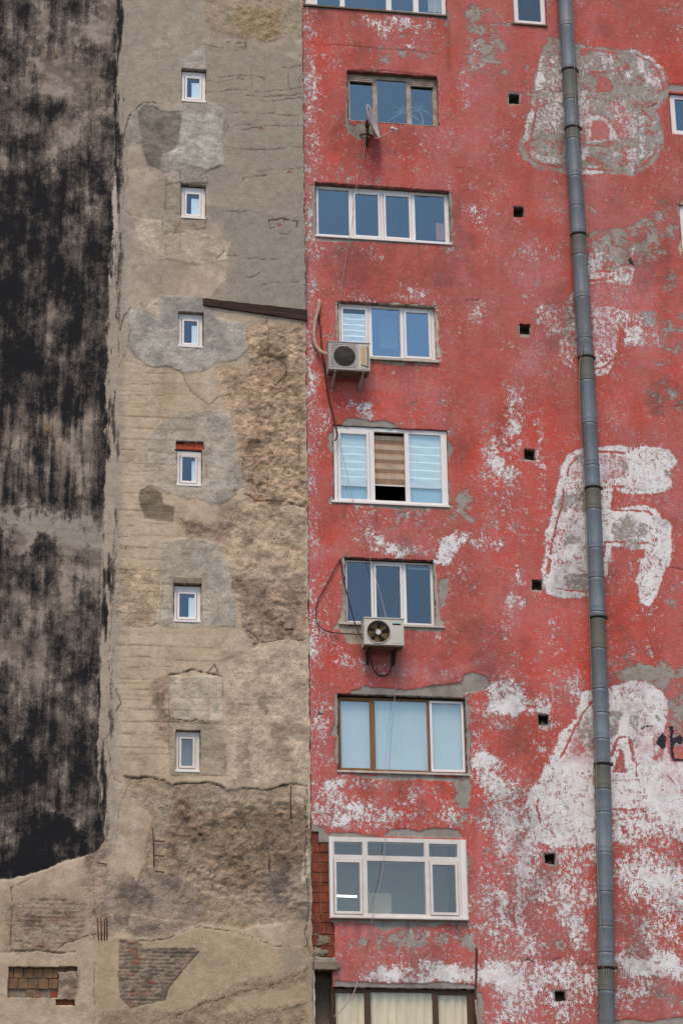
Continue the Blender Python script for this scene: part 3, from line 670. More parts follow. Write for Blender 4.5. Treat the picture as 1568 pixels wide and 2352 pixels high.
ck([(0, 790), (60, 800), (110, 830), (180, 845), (240, 850)], 1.0, .35, .004); ck([(0, 1403), (90, 1400), (160, 1408), (234, 1400)], 1.0, .6, .01); ck([(0, 1848), (80, 1842), (160, 1850), (226, 1846)], 1.2, .5, .01); ck([(0, 236), (120, 244), (262, 250)], 1.0, .4, .008)
lay(L.line([(228, 1936), (192, 1970), (120, 1994), (62, 2016), (0, 2024)], 2.2, 1.4, 4) , (206, 190, 168), .7)
# ragged return against the red building, relief noise
h += rough * ((n_fin - .5) * .06 + (mot - .5) * .06 + (n_mid - .5) * .03)
h = np.maximum(h, .004); L.h = h
L.du += sst(-.10, -.0, U) * ((fbm(U * 0, V * 5, 5, 371, .62) - .5) * .07 - .012)
att = {'base': np.concatenate([base, np.ones(U.shape + (1,))], -1), 'mask': np.stack([tar, np.clip(rough, 0, 1), np.clip(crack_and_shade, 0, 1), chip], -1)}

n = NT('weathered_plaster')
bc_, _, _, _, _ = n.attr('base'); _, ta, ro, cr, _ = n.attr('mask')
f1 = n.noise(7, 8, .70); f2 = n.noise(34, 5, .68); f3 = n.noise(120, 2, .5)
v1 = n.math('ADD', n.math('MULTIPLY', n.mr(f1, .3, .7), .55), n.math('MULTIPLY', n.mr(f2, .3, .7), .45))
amp = n.mr(ro, 0, 1, .32, .66)
mul = n.math('MULTIPLY_ADD', n.math('SUBTRACT', v1, .5), n.math('MULTIPLY', amp, 2.0), 1.0)
c = n.mix(1.0, bc_, n.mix(0.0, mul, mul), 'MULTIPLY')
# aggregate: pale stones and dark pits
vo = n.voro(30); vo2 = n.voro(17)
st = n.math('MULTIPLY', n.mr(vo.outputs['Distance'], .16, .30, 1, 0), n.mr(n.noise(11, 2), .52, .60))
c = n.mix(n.math('MULTIPLY', st, n.mr(ro, 0, 1, .12, .75)), c, lin((214, 200, 182)))
pit = n.math('MULTIPLY', n.mr(vo2.outputs['Distance'], .12, .34, 1, 0), n.mr(n.noise(5, 4, .7), .5, .62))
c = n.mix(n.math('MULTIPLY', pit, n.math('MULTIPLY', ro, .7)), c, lin((84, 70, 54)))
# tar, eaten away in vertical runs
ts = n.mr(n.noise(1.0, 8, .74, n.co((11, 11, 3.2))), .30, .70)
tm_ = n.mr(n.noise(4.5, 9, .72), .30, .70)
tf = n.mr(n.noise(26, 5, .72), .3, .7)
tdr = n.mr(n.noise(1.0, 4, .6, n.co((30, 30, 1.5))), .36, .64)
td = n.math('ADD', n.math('ADD', n.math('MULTIPLY', n.math('SUBTRACT', ts, .5), .26), n.math('MULTIPLY', n.math('SUBTRACT', tdr, .5), .10)), n.math('ADD', n.math('MULTIPLY', n.math('SUBTRACT', tm_, .5), .55), n.math('MULTIPLY', n.math('SUBTRACT', tf, .5), .55)))
tv = n.math('ADD', n.math('MULTIPLY_ADD', ta, 1.12, -.06), n.math('MULTIPLY', td, n.mr(ta, 0, .35, 0, 1)))
c = n.mix(n.mr(tv, .02, .56, 0, .84, True), c, lin((82, 74, 68)))
c = n.mix(n.mr(tv, .36, 1.05, 0, .97, True), c, lin((22, 22, 25)))
c = n.mix(n.math('MULTIPLY', cr, n.mr(f2, .25, .6, .75, 1)), c, lin((44, 36, 30)))
n.color(c)
n.b.inputs['Roughness'].default_value = .95
hh = n.math('ADD', n.math('MULTIPLY', f2, n.mr(ro, 0, 1, .4, 1.2)), n.math('ADD', n.math('MULTIPLY', f1, .7), n.math('MULTIPLY', n.math('SUBTRACT', st, pit), n.math('MULTIPLY', ro, .9))))
n.bump(hh, .034, .85)
M['plaster'] = n.m

grey = empty('weathered_building', (-3.5, 0, 0))
tag(grey, 'bare grey and tan plaster building with six tiny windows and a tar blackened strip', 'building')
selc = tz[:-1, :-1] > .5
L.build('wall', M['plaster'], grey, ~selc, att)
tag(L.build('tarred_wall', M['plaster'], grey, selc, att), 'soot black tarred strip of wall')

#@@RIGHT
# ================================================================== RIGHT: red building
Rw = Wall(0.0, 17.0, 0.0, 9.4, OPEN_R)
X, Y, U, V = Rw.X, Rw.Y, Rw.U, Rw.V
g_big = fbm(U * .45, V * .45, 4, 103); g_mid = fbm(U * 1.8, V * 1.8, 5, 105, .55); g_fin = fbm(U * 8, V * 8, 4, 108, .6)
g_v = fbm(U * 2.6, V * .5, 4, 121)
Wc = .10 + (g_mid - .5) * .5; Gc = .15 + (g_big - .5) * .5 + (g_mid - .5) * .35
Pk = .25 + (g_v - .5) * .9 + (g_big - .5) * .6; Br = .40 + (fbm(U * .6, V * .6, 5, 133, .6) - .5) * 2.2
ck2 = np.zeros_like(U); bk = np.zeros_like(U); cream = np.zeros_like(U); dirt = np.zeros_like(U)
hr = .018 + (g_mid - .5) * .012
q_ = .75 + .5 * (fbm(U * 3, V * 3, 4, 140) - .0)           # patchiness of painted cover
def addW(m, k): 
    global Wc
    Wc = Wc + m * k * (.55 + .9 * (fbm(U * 2.6, V * 2.6, 4, 151) - .1)) if k < .9 else np.maximum(Wc, m * k)
def setv(arr, m, val, k=1.0): return arr + (m * k) * (val - arr)
def bl_(cx, cy, rx, ry, k=1): return Rw.blob(cx, cy, rx, ry, k, 26, .25)
# general gradient: more white lower down and to the right
Wc += sst(1500, 2100, Y) * .10 + sst(1900, 2000, Y) * sst(1080, 1180, X) * .05
Wc -= sst(740, 800, X) * sst(1200, 600, Y) * .05
# left edge scuffs
ed_ = sst(742, 706, X + Rw.wx * 10); Wc += ed_ * .20; Gc += ed_ * .10 * sst(1000, 200, Y)
Pk += sst(735, 706, X) * .3
for a in ((720, 230, 22, 120, .3), (722, 480, 16, 200, .2), (716, 860, 14, 120, .35), (735, 1250, 40, 24, .2), (716, 1450, 16, 90, .3), (740, 1370, 40, 120, .12), (730, 1700, 24, 70, .25), (745, 980, 28, 50, .35), (740, 1640, 30, 80, .25), (760, 1480, 60, 60, .25), (790, 1530, 40, 30, .3),
          (890, 55, 130, 22, .55), (940, 100, 30, 10, .6), (880, 80, 20, 18, .35), (1010, 80, 16, 40, .35), (1095, 110, 30, 60, .35), (1070, 200, 26, 60, .35), (1100, 150, 40, 30, .3),
          (1095, 500, 40, 40, .45), (1120, 560, 30, 60, .25), (1190, 520, 30, 30, .25), (1200, 340, 60, 30, .1), (800, 410, 30, 14, .3), (850, 575, 60, 30, .15),
          (890, 682, 120, 18, .45), (1095, 720, 22, 50, .4), (1180, 590, 90, 60, .15), (1000, 760, 12, 60, .3),
          (820, 940, 70, 26, .35), (845, 945, 30, 20, .3), (1000, 600, 60, 60, .05), (1180, 960, 40, 80, .4), (1190, 1000, 30, 50, .35), (1130, 1060, 40, 60, .45), (1170, 1080, 46, 36, .4), (1240, 1030, 12, 110, .55), (1150, 1010, 26, 26, .45),
          (880, 1190, 120, 30, .25), (840, 1240, 60, 40, .45), (940, 1262, 70, 20, .55), (910, 1272, 34, 12, .5), (1115, 1238, 40, 26, .5), (1150, 1180, 60, 40, .15), (1160, 1130, 60, 50, .2), (1000, 1340, 16, 60, .2),
          (1180, 1390, 24, 34, .55), (1186, 1320, 16, 50, .35), (1165, 1450, 20, 40, .25), (1280, 1480, 40, 60, .3), (1270, 1420, 20, 40, .2), (1450, 1490, 20, 40, .3), (1480, 1490, 10, 30, .4),
          (1120, 1580, 34, 40, .5), (1160, 1600, 50, 60, .55), (1150, 1640, 60, 30, .45), (1210, 1620, 60, 50, .35), (1250, 1620, 40, 40, .4), (1260, 1660, 30, 30, .4), (1320, 1600, 26, 40, .4), (1300, 1560, 60, 30, .3), (1090, 1710, 40, 80, .25), (1100, 1750, 60, 20, .35), (1240, 1730, 20, 30, .3),
          (850, 1800, 160, 22, .3), (780, 1870, 70, 40, .40), (880, 1880, 120, 40, .48), (960, 1830, 70, 30, .45), (1040, 1870, 40, 40, .35), (760, 1820, 40, 40, .35), (1010, 1820, 30, 16, .3),
          (1120, 1780, 60, 60, .45), (1180, 1830, 110, 90, .45), (1130, 1900, 70, 60, .38), (1210, 1920, 90, 60, .42), (1330, 1960, 60, 40, .4), (1150, 1975, 40, 40, .2), (1205, 1990, 22, 60, .45), (1222, 2050, 40, 40, .45), (1200, 2110, 14, 50, .45), (1210, 2170, 22, 36, .4), (1150, 2080, 30, 40, .4), (1100, 2080, 30, 40, .3), (1310, 2110, 30, 40, .45), (1330, 2150, 24, 50, .45), (1345, 2070, 30, 40, .3), (1280, 2050, 50, 60, .2), (1160, 2130, 80, 80, .15), (1310, 2030, 60, 50, .25), (1250, 2000, 80, 50, .2),
          (960, 2240, 140, 26, .5), (1080, 2240, 120, 34, .55), (1190, 2240, 100, 40, .45), (1310, 2240, 70, 40, .55), (880, 2235, 60, 30, .3), (1240, 2310, 120, 40, .3), (1330, 2290, 50, 60, .25), (1170, 2270, 80, 40, .3), (1150, 2340, 100, 30, .25),
          (1500, 2000, 110, 60, .55), (1540, 2080, 70, 90, .5), (1470, 2030, 60, 60, .25), (1500, 2215, 100, 36, .5), (1440, 2220, 40, 50, .45), (1480, 2260, 40, 40, .35), (1550, 2220, 40, 40, .45), (1430, 2290, 60, 30, .3), (1510, 2160, 60, 40, .2)):
    addW(bl_(*a[:4]), a[4] * (.84 if a[1] > 1740 and a[0] > 1080 else .93))
addW(Rw.poly([(1015, 1240), (1045, 1222), (1080, 1224), (1060, 1262), (1030, 1295), (995, 1297)], 4, 12), .50)
# grey bare plaster clouds
for a in ((1100, 40, 60, 90, .3), (1130, 100, 60, 50, .3), (1110, 160, 60, 60, .25), (1080, 60, 30, 60, .2), (1420, 60, 60, 80, .2), (900, 130, 120, 30, .22), (780, 262, 30, 30, .3), (850, 300, 60, 30, .15), (870, 360, 40, 20, .2), (1180, 600, 40, 40, .15), (1270, 250, 30, 60, .0), (1460, 590, 60, 110, .4), (1520, 520, 50, 70, .4), (1540, 700, 40, 120, .35), (1500, 860, 60, 90, .25), (1540, 930, 40, 80, .4), (1545, 1030, 30, 60, .3), (1170, 870, 60, 120, .05), (1140, 1000, 40, 60, .2), (1060, 1160, 20, 60, .3), (900, 1200, 60, 40, .2), (1050, 1180, 60, 50, .2), (1010, 1350, 14, 60, .35), (1150, 1200, 60, 90, .15), (1540, 1380, 40, 60, .35), (1500, 1540, 80, 60, .45), (1550, 1640, 30, 80, .4), (1420, 1480, 60, 60, .2), (1060, 1820, 26, 50, .45), (1050, 1880, 20, 40, .3), (1000, 2160, 130, 26, .35), (900, 2160, 130, 24, .42), (1080, 2150, 40, 40, .35), (1300, 2160, 60, 40, .2), (1540, 2290, 60, 24, .45), (1200, 2300, 90, 16, .25), (1130, 1965, 20, 26, .3)):
    Gc += bl_(*a[:4]) * a[4] * .82
# pink haze and vivid red
for a in ((1080, 330, 90, 60, .3), (940, 900, 80, 40, .25), (860, 880, 80, 20, .4), (1130, 1290, 60, 80, .15), (1220, 1400, 60, 60, .3), (750, 1260, 50, 30, .6), (960, 1540, 60, 20, .5), (1290, 780, 60, 60, .3), (1120, 1880, 80, 60, .2), (1290, 1580, 50, 50, .4), (850, 2130, 120, 30, .5), (760, 2230, 60, 40, .5), (1530, 2290, 60, 60, .3), (1180, 1960, 20, 90, .3), (1500, 780, 60, 40, .2), (1460, 690, 60, 60, .3), (1290, 480, 60, 40, .3), (1480, 1130, 60, 60, .2), (1200, 560, 90, 60, .25), (820, 480, 0.1, 0.1, 0)):
    Pk += bl_(*a[:4]) * a[4]
Pk += Rw.line([(925, 1545), (1000, 1560), (1075, 1532), (1130, 1508)], 10, 8, 10) * .6; Wc += Rw.line([(925, 1545), (1000, 1560), (1075, 1532), (1130, 1508)], 7, 6, 10) * .12
for a in ((760, 100, 70, 40, .4), (880, 930, 130, 40, .8), (940, 960, 60, 30, .5), (1300, 1440, 90, 70, .8), (1330, 1520, 80, 40, .6), (1290, 1540, 90, 40, .6), (1450, 960, 60, 40, .6), (1420, 890, 50, 60, .3), (840, 1268, 60, 16, .5), (1150, 1250, 60, 60, .4), (1100, 1300, 90, 70, .25), (1120, 1060, 60, 60, .5), (1530, 160, 60, 60, .5), (1330, 2090, 60, 60, .3), (1130, 2160, 80, 50, .4), (1280, 1960, 60, 60, .4)):
    Br += bl_(*a[:4]) * a[4]
Br -= sst(900, 400, Y) * .25
Pk = Pk + sst(1700, 2200, Y) * .12 + (fbm(U * 1.1, V * .8, 5, 139, .62) - .5) * .8
dirt = np.maximum(dirt, sst(.52, .74, fbm(U * .9, V * .7, 5, 143, .62)) * .5)

# ---- painted letters, set out on their own sheets
def Z(ox, oy, s, pts): return [((ox + x / s) * .6125, (oy + y / s) * .6125) for x, y in pts]
zb = lambda *p: Z(1900, 100, 2.376, p)
zs = lambda *p: Z(1900, 800, 2.376, p)
zr = lambda *p: Z(1900, 1640, 2.376, p)
za = lambda *p: Z(1900, 2500, 2.376, p)
def G_(pts, k, soft=3, warp=4):
    global Gc
    Gc = setv(Gc, Rw.poly(pts, soft, warp), k)
def W_(pts, k, soft=3, warp=5, mode='set'):
    global Wc
    m = Rw.poly(pts, soft, warp); Wc = setv(Wc, m, k * .97 - .02 + (g_mid - .5) * .45 + (g_fin - .5) * .25)
def red_(pts, soft=2, warp=3, w=.05, line=0):
    global Wc, Gc
    m = Rw.line(pts, line, 1.0, warp) if line else Rw.poly(pts, soft, warp)
    Wc = setv(Wc, m, w); Gc = setv(Gc, m, .02); return m
def P_(pts, k, soft=8, warp=8):
    global Pk
    Pk = setv(Pk, Rw.poly(pts, soft, warp), k)
fillP = lambda pts, k: P_(pts, k)
# B
bo = zb((370, 100), (480, 80), (620, 160), (900, 180), (1150, 205), (1300, 270), (1390, 370), (1450, 560), (1420, 640), (1340, 760), (1390, 900), (1400, 1000), (1370, 1150), (1280, 1250), (1120, 1335), (680, 1310), (280, 1290), (150, 1180), (100, 1040), (180, 880), (220, 640), (250, 480), (300, 230))
G_(bo, .66, 5, 5); W_(bo, .27, 3, 4); P_(bo, .5)
W_(zb((300, 250), (345, 280), (310, 560), (245, 570)), .64); W_(zb((340, 260), (480, 250), (500, 480), (420, 700), (320, 500)), .45)
W_(zb((280, 640), (500, 600), (515, 950), (240, 950)), .55); W_(zb((160, 880), (230, 650), (280, 640), (210, 990), (160, 1040)), .54)
W_(zb((210, 1080), (300, 1150), (500, 1190), (500, 1230), (330, 1220), (210, 1140)), .66); W_(zb((620, 560), (720, 560), (740, 1040), (650, 1010)), .62)
W_(zb((740, 800), (880, 800), (980, 900), (960, 1010), (700, 1040), (700, 860)), .68); W_(zb((920, 640), (1050, 660), (1150, 760), (1160, 980), (1000, 1020), (990, 860), (880, 760)), .52)
P_(zb((600, 560), (740, 560), (920, 640), (1150, 760), (1160, 980), (1000, 1100), (700, 1050), (640, 1000)), .85); P_(zb((210, 930), (500, 960), (480, 1200), (220, 1160)), .6)
Gc = setv(Gc, Rw.poly(zb((940, 680), (1080, 720), (1130, 960), (980, 1000)), 6, 8), .3)
W_(zb((1150, 250), (1210, 250), (1230, 420), (1370, 540), (1240, 500), (1170, 380)), .72); W_(zb((1180, 240), (1280, 260), (1400, 370), (1330, 360)), .70); W_(zb((1290, 440), (1380, 450), (1370, 550), (1300, 500)), .66); P_(zb((1180, 240), (1400, 370), (1440, 560), (1300, 500)), .8)
W_(zb((1180, 780), (1230, 800), (1220, 1180), (1180, 1160)), .58); W_(zb((650, 1060), (720, 1070), (700, 1180), (650, 1200)), .75); W_(zb((650, 1270), (860, 1280), (860, 1320), (650, 1310)), .70); W_(zb((720, 1230), (840, 1230), (840, 1260), (720, 1250)), .7)
W_(zb((1060, 1080), (1150, 1080), (1140, 1290), (1050, 1280)), .55); W_(zb((820, 230), (930, 220), (940, 330), (830, 330)), .58); W_(zb((1060, 400), (1130, 400), (1120, 470), (1070, 470)), .5)
red_(zb((755, 840), (870, 850), (912, 920), (900, 1000), (740, 1010))); red_(zb((800, 450), (900, 460), (940, 520), (930, 570), (800, 580)), w=.1)
for pl in (zb((270, 640), (245, 860), (215, 960), (190, 1090), (200, 1160), (280, 1220), (480, 1248)), zb((680, 1045), (860, 1060), (960, 1030)), zb((660, 1258), (950, 1285)), zb((1150, 250), (1280, 310), (1360, 420), (1400, 560)), zb((1250, 720), (1330, 680)), zb((1210, 750), (1290, 830)), zb((1330, 1040), (1310, 1130), (1180, 1255)), zb((740, 400), (890, 410)), zb((720, 630), (800, 640)), zb((860, 800), (940, 860), (985, 960)), zb((680, 900), (680, 1040)), zb((700, 200), (960, 230))):
    m = red_(pl, line=1.7); ck2 = np.maximum(ck2, m * sst(.6, .7, g_fin) * .6)
# diagonal left leg ghosts of other letters
P_(zb((240, 100), (360, 60), (300, 230), (240, 230)), .5)
# S
G_(zs((700, 260), (720, 180), (800, 130), (1040, 130), (1290, 0), (1290, 380), (1130, 480), (900, 530), (730, 520)), 0.56, 4, 8); W_(zs((720, 250), (880, 190), (1060, 260), (1130, 470), (900, 520), (730, 520)), .32, 4, 8)
W_(zs((720, 330), (850, 370), (860, 490), (800, 590), (730, 590)), 0.58); W_(zs((1070, 300), (1140, 300), (1140, 390), (1080, 380)), 0.56)
W_(zs((900, 510), (1080, 470), (1150, 480), (1100, 650), (960, 630), (850, 620), (730, 640), (740, 520)), 0.60); W_(zs((1160, 490), (1270, 510), (1250, 530), (1150, 520)), 0.48)
W_(zs((745, 820), (950, 830), (1040, 860), (1000, 1000), (970, 1180), (960, 1290), (780, 1280)), 0.56); P_(zs((745, 820), (950, 830), (1000, 1000), (970, 1180), (780, 1280)), .9)
W_(zs((735, 640), (1100, 660), (1110, 840), (950, 820), (745, 820)), 0.27); P_(zs((735, 640), (1100, 660), (1110, 840), (745, 820)), .95)
W_(zs((510, 830), (600, 690), (620, 1250), (580, 1330), (640, 1390), (640, 1430), (540, 1370), (460, 1270), (470, 1130), (500, 900)), 0.46); G_(zs((580, 690), (610, 700), (640, 1270), (470, 1280), (480, 1100), (520, 860)), 0.50)
W_(zs((780, 1280), (950, 1290), (930, 1400), (860, 1450), (780, 1450)), 0.60)
W_(zs((1040, 850), (1330, 870), (1380, 1190), (1060, 1180), (1060, 1080), (1000, 1000)), 0.44); W_(zs((1110, 1010), (1200, 1000), (1240, 1180), (1060, 1180), (1050, 1120)), 0.66); G_(zs((1180, 880), (1330, 880), (1320, 1040), (1190, 1010)), 0.58); G_(zs((1490, 890), (1568, 890), (1568, 1250), (1490, 1250)), 0.50)
W_(zs((290, 820), (480, 810), (500, 920), (480, 1080), (360, 1120), (340, 990), (250, 980)), 0.37); W_(zs((290, 820), (340, 810), (320, 860), (270, 860)), 0.56); W_(zs((250, 930), (340, 890), (310, 990), (250, 985)), 0.40)
P_(zs((150, 1200), (350, 1160), (250, 1400), (200, 1470), (90, 1400)), .8); Pk += Rw.poly(zs((0, 430), (560, 400), (560, 620), (0, 650)), 14, 20) * .4
W_(zs((150, 1200), (350, 1160), (250, 1400), (90, 1400)), 0.19)
for pl in (zs((720, 270), (790, 210), (880, 180)), zs((510, 1150), (515, 1280), (560, 1340), (640, 1400)), zs((780, 1395), (870, 1370), (950, 1305)), zs((800, 510), (930, 525)), zs((740, 600), (860, 590)), zs((1105, 900), (1110, 1010)), zs((980, 1050), (985, 1170))):
    red_(pl, line=2.0)
red_(zs((1130, 540), (1290, 520), (1420, 700), (1420, 830), (1100, 850), (1100, 650)), 4, 6, .13)
bk = np.maximum(bk, Rw.poly(zs((1075, 405), (1100, 395), (1130, 470), (1090, 460)), 1, 3))
# R
W_(zr((690, 90), (620, 110), (540, 160), (480, 260), (430, 500), (390, 730), (340, 860), (310, 1160), (310, 1270), (360, 1390), (470, 1440), (730, 1430), (850, 1400), (850, 900), (830, 90)), .86, 3, 4)
W_(zr((820, 90), (1000, 80), (1130, 100), (1200, 70), (1440, 110), (1530, 200), (1440, 320), (1480, 460), (1360, 500), (1200, 520), (1000, 500), (950, 440), (830, 500)), .84, 3, 5)
W_(zr((830, 430), (960, 440), (930, 640), (1230, 600), (1330, 640), (1370, 720), (1460, 760), (1470, 1000), (1440, 1150), (1350, 1350), (1280, 1500), (1180, 1480), (1140, 1250), (1230, 1000), (1000, 980), (930, 960), (880, 1260), (840, 1260)), .84, 3, 5)
P_(zr((310, 90), (1480, 90), (1470, 1400), (310, 1440)), .3)
P_(zr((830, 170), (1080, 170), (1050, 360), (840, 380)), .9); W_(zr((830, 160), (1080, 180), (1050, 360), (840, 360)), .55)
P_(zr((570, 260), (690, 260), (690, 380), (560, 380)), .9); W_(zr((575, 300), (690, 290), (690, 385), (580, 380)), .62)
for q in (zr((580, 190), (680, 140), (690, 260), (620, 240)), zr((500, 490), (600, 520), (700, 500), (700, 680), (600, 620), (520, 680), (430, 640), (460, 560)), zr((520, 880), (600, 870), (660, 900), (640, 960), (560, 950), (520, 960)), zr((530, 1230), (720, 1220), (725, 1390), (540, 1350)), zr((930, 780), (1080, 680), (1140, 760), (1280, 800), (1230, 900), (920, 900)), zr((930, 900), (1220, 900), (1180, 1000), (1040, 980)), zr((1410, 300), (1480, 320), (1470, 380), (1410, 350)), zr((1010, 230), (1060, 220), (1080, 290), (1020, 280))):
    m = Rw.poly(q, 3, 6); Wc = setv(Wc, m, .42); Gc = setv(Gc, m, .92)
red_(zr((1020, 505), (1260, 510), (1568, 510), (1568, 640), (1370, 700), (1320, 630), (1240, 600), (1000, 590)), 2, 4, .22); P_(zr((1400, 510), (1568, 510), (1568, 720), (1400, 720)), .8)
red_(zr((930, 990), (1220, 1000), (1180, 1150), (1100, 1400), (880, 1400), (880, 1260)), 3, 5, .20)
for pl, w in ((zr((940, 440), (1050, 440)), 1.8), (zr((965, 450), (930, 640)), 2.6), (zr((930, 645), (1230, 660), (1290, 690)), 2.0), (zr((500, 460), (490, 620), (420, 860), (380, 1040)), 2.2), (zr((370, 1100), (365, 1210)), 4.0), (zr((440, 1350), (620, 1375), (720, 1390)), 1.7), (zr((860, 940), (1050, 935)), 1.8), (zr((1160, 945), (1260, 935)), 1.8), (zr((870, 940), (860, 1060)), 2.4), (zr((540, 340), (550, 260), (620, 190)), 2.2), (zr((820, 135), (1050, 145)), 3.2)):
    red_(pl, line=w, w=.12)
# nail dots along the outline
for pl in (zr((1060, 450), (1130, 465), (1250, 480), (1400, 470), (1470, 440)), zr((1200, 130), (1330, 140), (1450, 180), (1470, 280)), zr((560, 250), (480, 480), (420, 860), (380, 1060)), zr((1290, 690), (1330, 800), (1320, 880)), zr((930, 650), (960, 450), (1050, 440)), zb((690, 780), (720, 600), (760, 630)), zb((870, 800), (990, 930)), zb((1210, 740), (1390, 570)), za((240, 1260), (320, 1440), (480, 1490), (640, 1440)), za((1230, 1300), (1300, 1460), (1380, 1480), (1568, 1450))):
    P = np.array(pl); dd = np.r_[0, np.cumsum(np.hypot(*np.diff(P, axis=0).T))]; rr = np.random.default_rng(int(P[0, 0]))
    for t in np.arange(0, dd[-1], 9):
        x0 = np.interp(t, dd, P[:, 0]) + rr.normal(0, 1.2); y0 = np.interp(t, dd, P[:, 1]) + rr.normal(0, 1.2)
        ck2 = np.maximum(ck2, Rw.line([(x0, y0), (x0 + .5, y0 + 1)], .9 + rr.uniform(0, .7), .9, 0) * rr.uniform(.5, .95))
# A
W_(za((760, 220), (660, 270), (600, 430), (470, 600), (460, 680), (390, 850), (270, 1020), (200, 1180), (190, 1300), (240, 1460), (380, 1590), (800, 1590), (800, 220)), .84, 5, 14)
P_(za((640, 480), (760, 450), (780, 900), (480, 870)), .9); W_(za((640, 500), (760, 450), (780, 820), (560, 800)), .58); G_(za((640, 480), (760, 380), (770, 740), (690, 720), (630, 580)), .75)
W_(za((900, 180), (1000, 150), (1130, 130), (1300, 160), (1430, 290), (1430, 400), (1390, 600), (1470, 860), (1600, 860), (1600, 1500), (1280, 1480), (930, 1530)), .90, 3, 5)
W_(za((900, 1280), (1230, 1290), (1260, 1470), (1600, 1460), (1600, 1600), (930, 1600)), .72, 14, 26)
G_(za((900, 380), (1030, 400), (1000, 520), (930, 530)), .9); W_(za((905, 390), (1030, 400), (1000, 530), (930, 530)), .4); W_(za((900, 520), (1000, 540), (980, 620), (920, 660)), .35); G_(za((900, 520), (1000, 540), (980, 620), (920, 660)), .8)
for q in (za((1090, 450), (1180, 420), (1170, 560), (1100, 540)), za((1310, 430), (1370, 440), (1360, 500), (1320, 490))):
    m = Rw.poly(q, 4, 6); Wc = setv(Wc, m, .4); Gc = setv(Gc, m, .9)
P_(za((1080, 560), (1400, 560), (1400, 840), (1150, 840)), .8); W_(za((1290, 570), (1400, 580), (1400, 840), (1300, 840)), .5)
Gc += Rw.poly(za((1180, 0), (1600, 0), (1600, 860), (1480, 860), (1440, 400), (1300, 160), (900, 150), (900, 100)), 8, 16) * .30; Wc -= Rw.poly(za((1180, 0), (1600, 0), (1600, 520), (1440, 400), (1300, 160), (1100, 100)), 5, 12) * .1
red_(za((1010, 740), (1050, 790), (1070, 960), (940, 955)), 2, 4, .25)
for pl, w in ((za((930, 800), (990, 640), (1050, 630)), 3.2), (za((1085, 640), (1130, 840)), 3.4), (za((1150, 850), (1160, 1000)), 1.4), (za((760, 310), (650, 460), (560, 640), (490, 800)), 2.8), (za((285, 1180), (265, 1260), (300, 1400)), 1.6), (za((940, 1280), (1140, 1285)), 2.2), (za((1190, 1280), (1230, 1300), (1240, 1360)), 2.0), (za((960, 1020), (1180, 1020)), 1.0), (za((1430, 980), (1490, 1040)), 2.0), (za((950, 1375), (1160, 1350), (1130, 1430)), 1.0)):
    red_(pl, line=w, w=.2)
red_(za((1010, 1430), (1060, 1420), (1070, 1480), (1040, 1490)), 2, 3, .2); red_(za((1130, 1430), (1190, 1440), (1140, 1470)), 2, 3, .2)
# black lettering remains at the right
for q in (za((1190, 560), (1200, 535), (1250, 520), (1300, 525), (1300, 535), (1230, 545), (1210, 575)),): bk = np.maximum(bk, Rw.poly(q, 1, 1.5) * .7)
bk = np.maximum(bk, Rw.poly(za((1345, 640), (1385, 590), (1418, 640), (1415, 730), (1380, 750), (1330, 690)), 1, 2) * .85)
red_(za((1290, 820), (1400, 760), (1420, 700), (1380, 800), (1310, 840)), 2, 3, .2)
bk = np.maximum(bk, Rw.poly(za((1435, 530), (1480, 530), (1480, 640), (1540, 610), (1568, 640), (1555, 700), (1500, 690), (1480, 740), (1490, 820), (1568, 830), (1568, 845), (1480, 845), (1455, 800), (1450, 600)), 1, 2) * .95)
red_(za((1480, 740), (1555, 700), (1568, 830), (1490, 820)), 2, 2, .1)
# white wedge ridge lines in lower white field (crackle handled by material)
Wc = np.where(Y > 1925, Wc, Wc)
# grey mortar round the windows, broken edges
def mortar(pts, c=.9, warp=5, dh=-.012, cr=0.0):
    global Gc, Wc, hr, cream, ck2
    m = Rw.poly(pts, 1.6, warp * 1.5 + 1); Gc = setv(Gc, m, 1.2); Wc = setv(Wc, m, -.1); hr = hr + m * dh
    if cr: cream = np.maximum(cream, m * cr)
    e = np.clip(m * (1 - m) * 4, 0, 1); ck2 = np.maximum(ck2, e * .35 * sst(.45, .6, g_fin))
    return m
mortar([(718, 424), (728, 428), (732, 548), (719, 540)], warp=4); mortar([(1028, 436), (1037, 444), (1042, 556), (1030, 556)], warp=4); mortar([(728, 545), (1045, 552), (1040, 562), (900, 560), (740, 550)], warp=4)
mortar([(796, 165), (806, 165), (800, 285), (794, 285)], warp=2); mortar([(790, 280), (858, 282), (860, 300), (830, 318), (800, 300)], warp=8)
mortar([(772, 694), (1004, 700), (1004, 706), (774, 704)], warp=4, cr=.8); mortar([(845, 826), (1000, 828), (985, 840), (950, 836), (920, 840), (870, 834), (850, 840)], warp=5, cr=1.0, dh=-.008); mortar([(998, 705), (1004, 720), (1010, 800), (1010, 820), (1000, 822)], warp=4, cr=.9); mortar([(772, 700), (780, 700), (780, 780), (772, 775)], warp=4, cr=.8)
mortar([(782, 978), (800, 962), (845, 966), (880, 966), (912, 980), (905, 987), (790, 984)], warp=3, dh=-.02); mortar([(752, 1030), (760, 995), (772, 985), (772, 1050), (760, 1038)], warp=6); mortar([(755, 1150), (762, 1140), (1038, 1165), (1035, 1172), (990, 1172), (880, 1164), (760, 1158)], warp=5); mortar([(1022, 995), (1036, 1020), (1036, 1040), (1028, 1060), (1032, 1160), (1024, 1160)], warp=6); mortar([(762, 1060), (770, 1050), (770, 1130), (764, 1120)], warp=5)
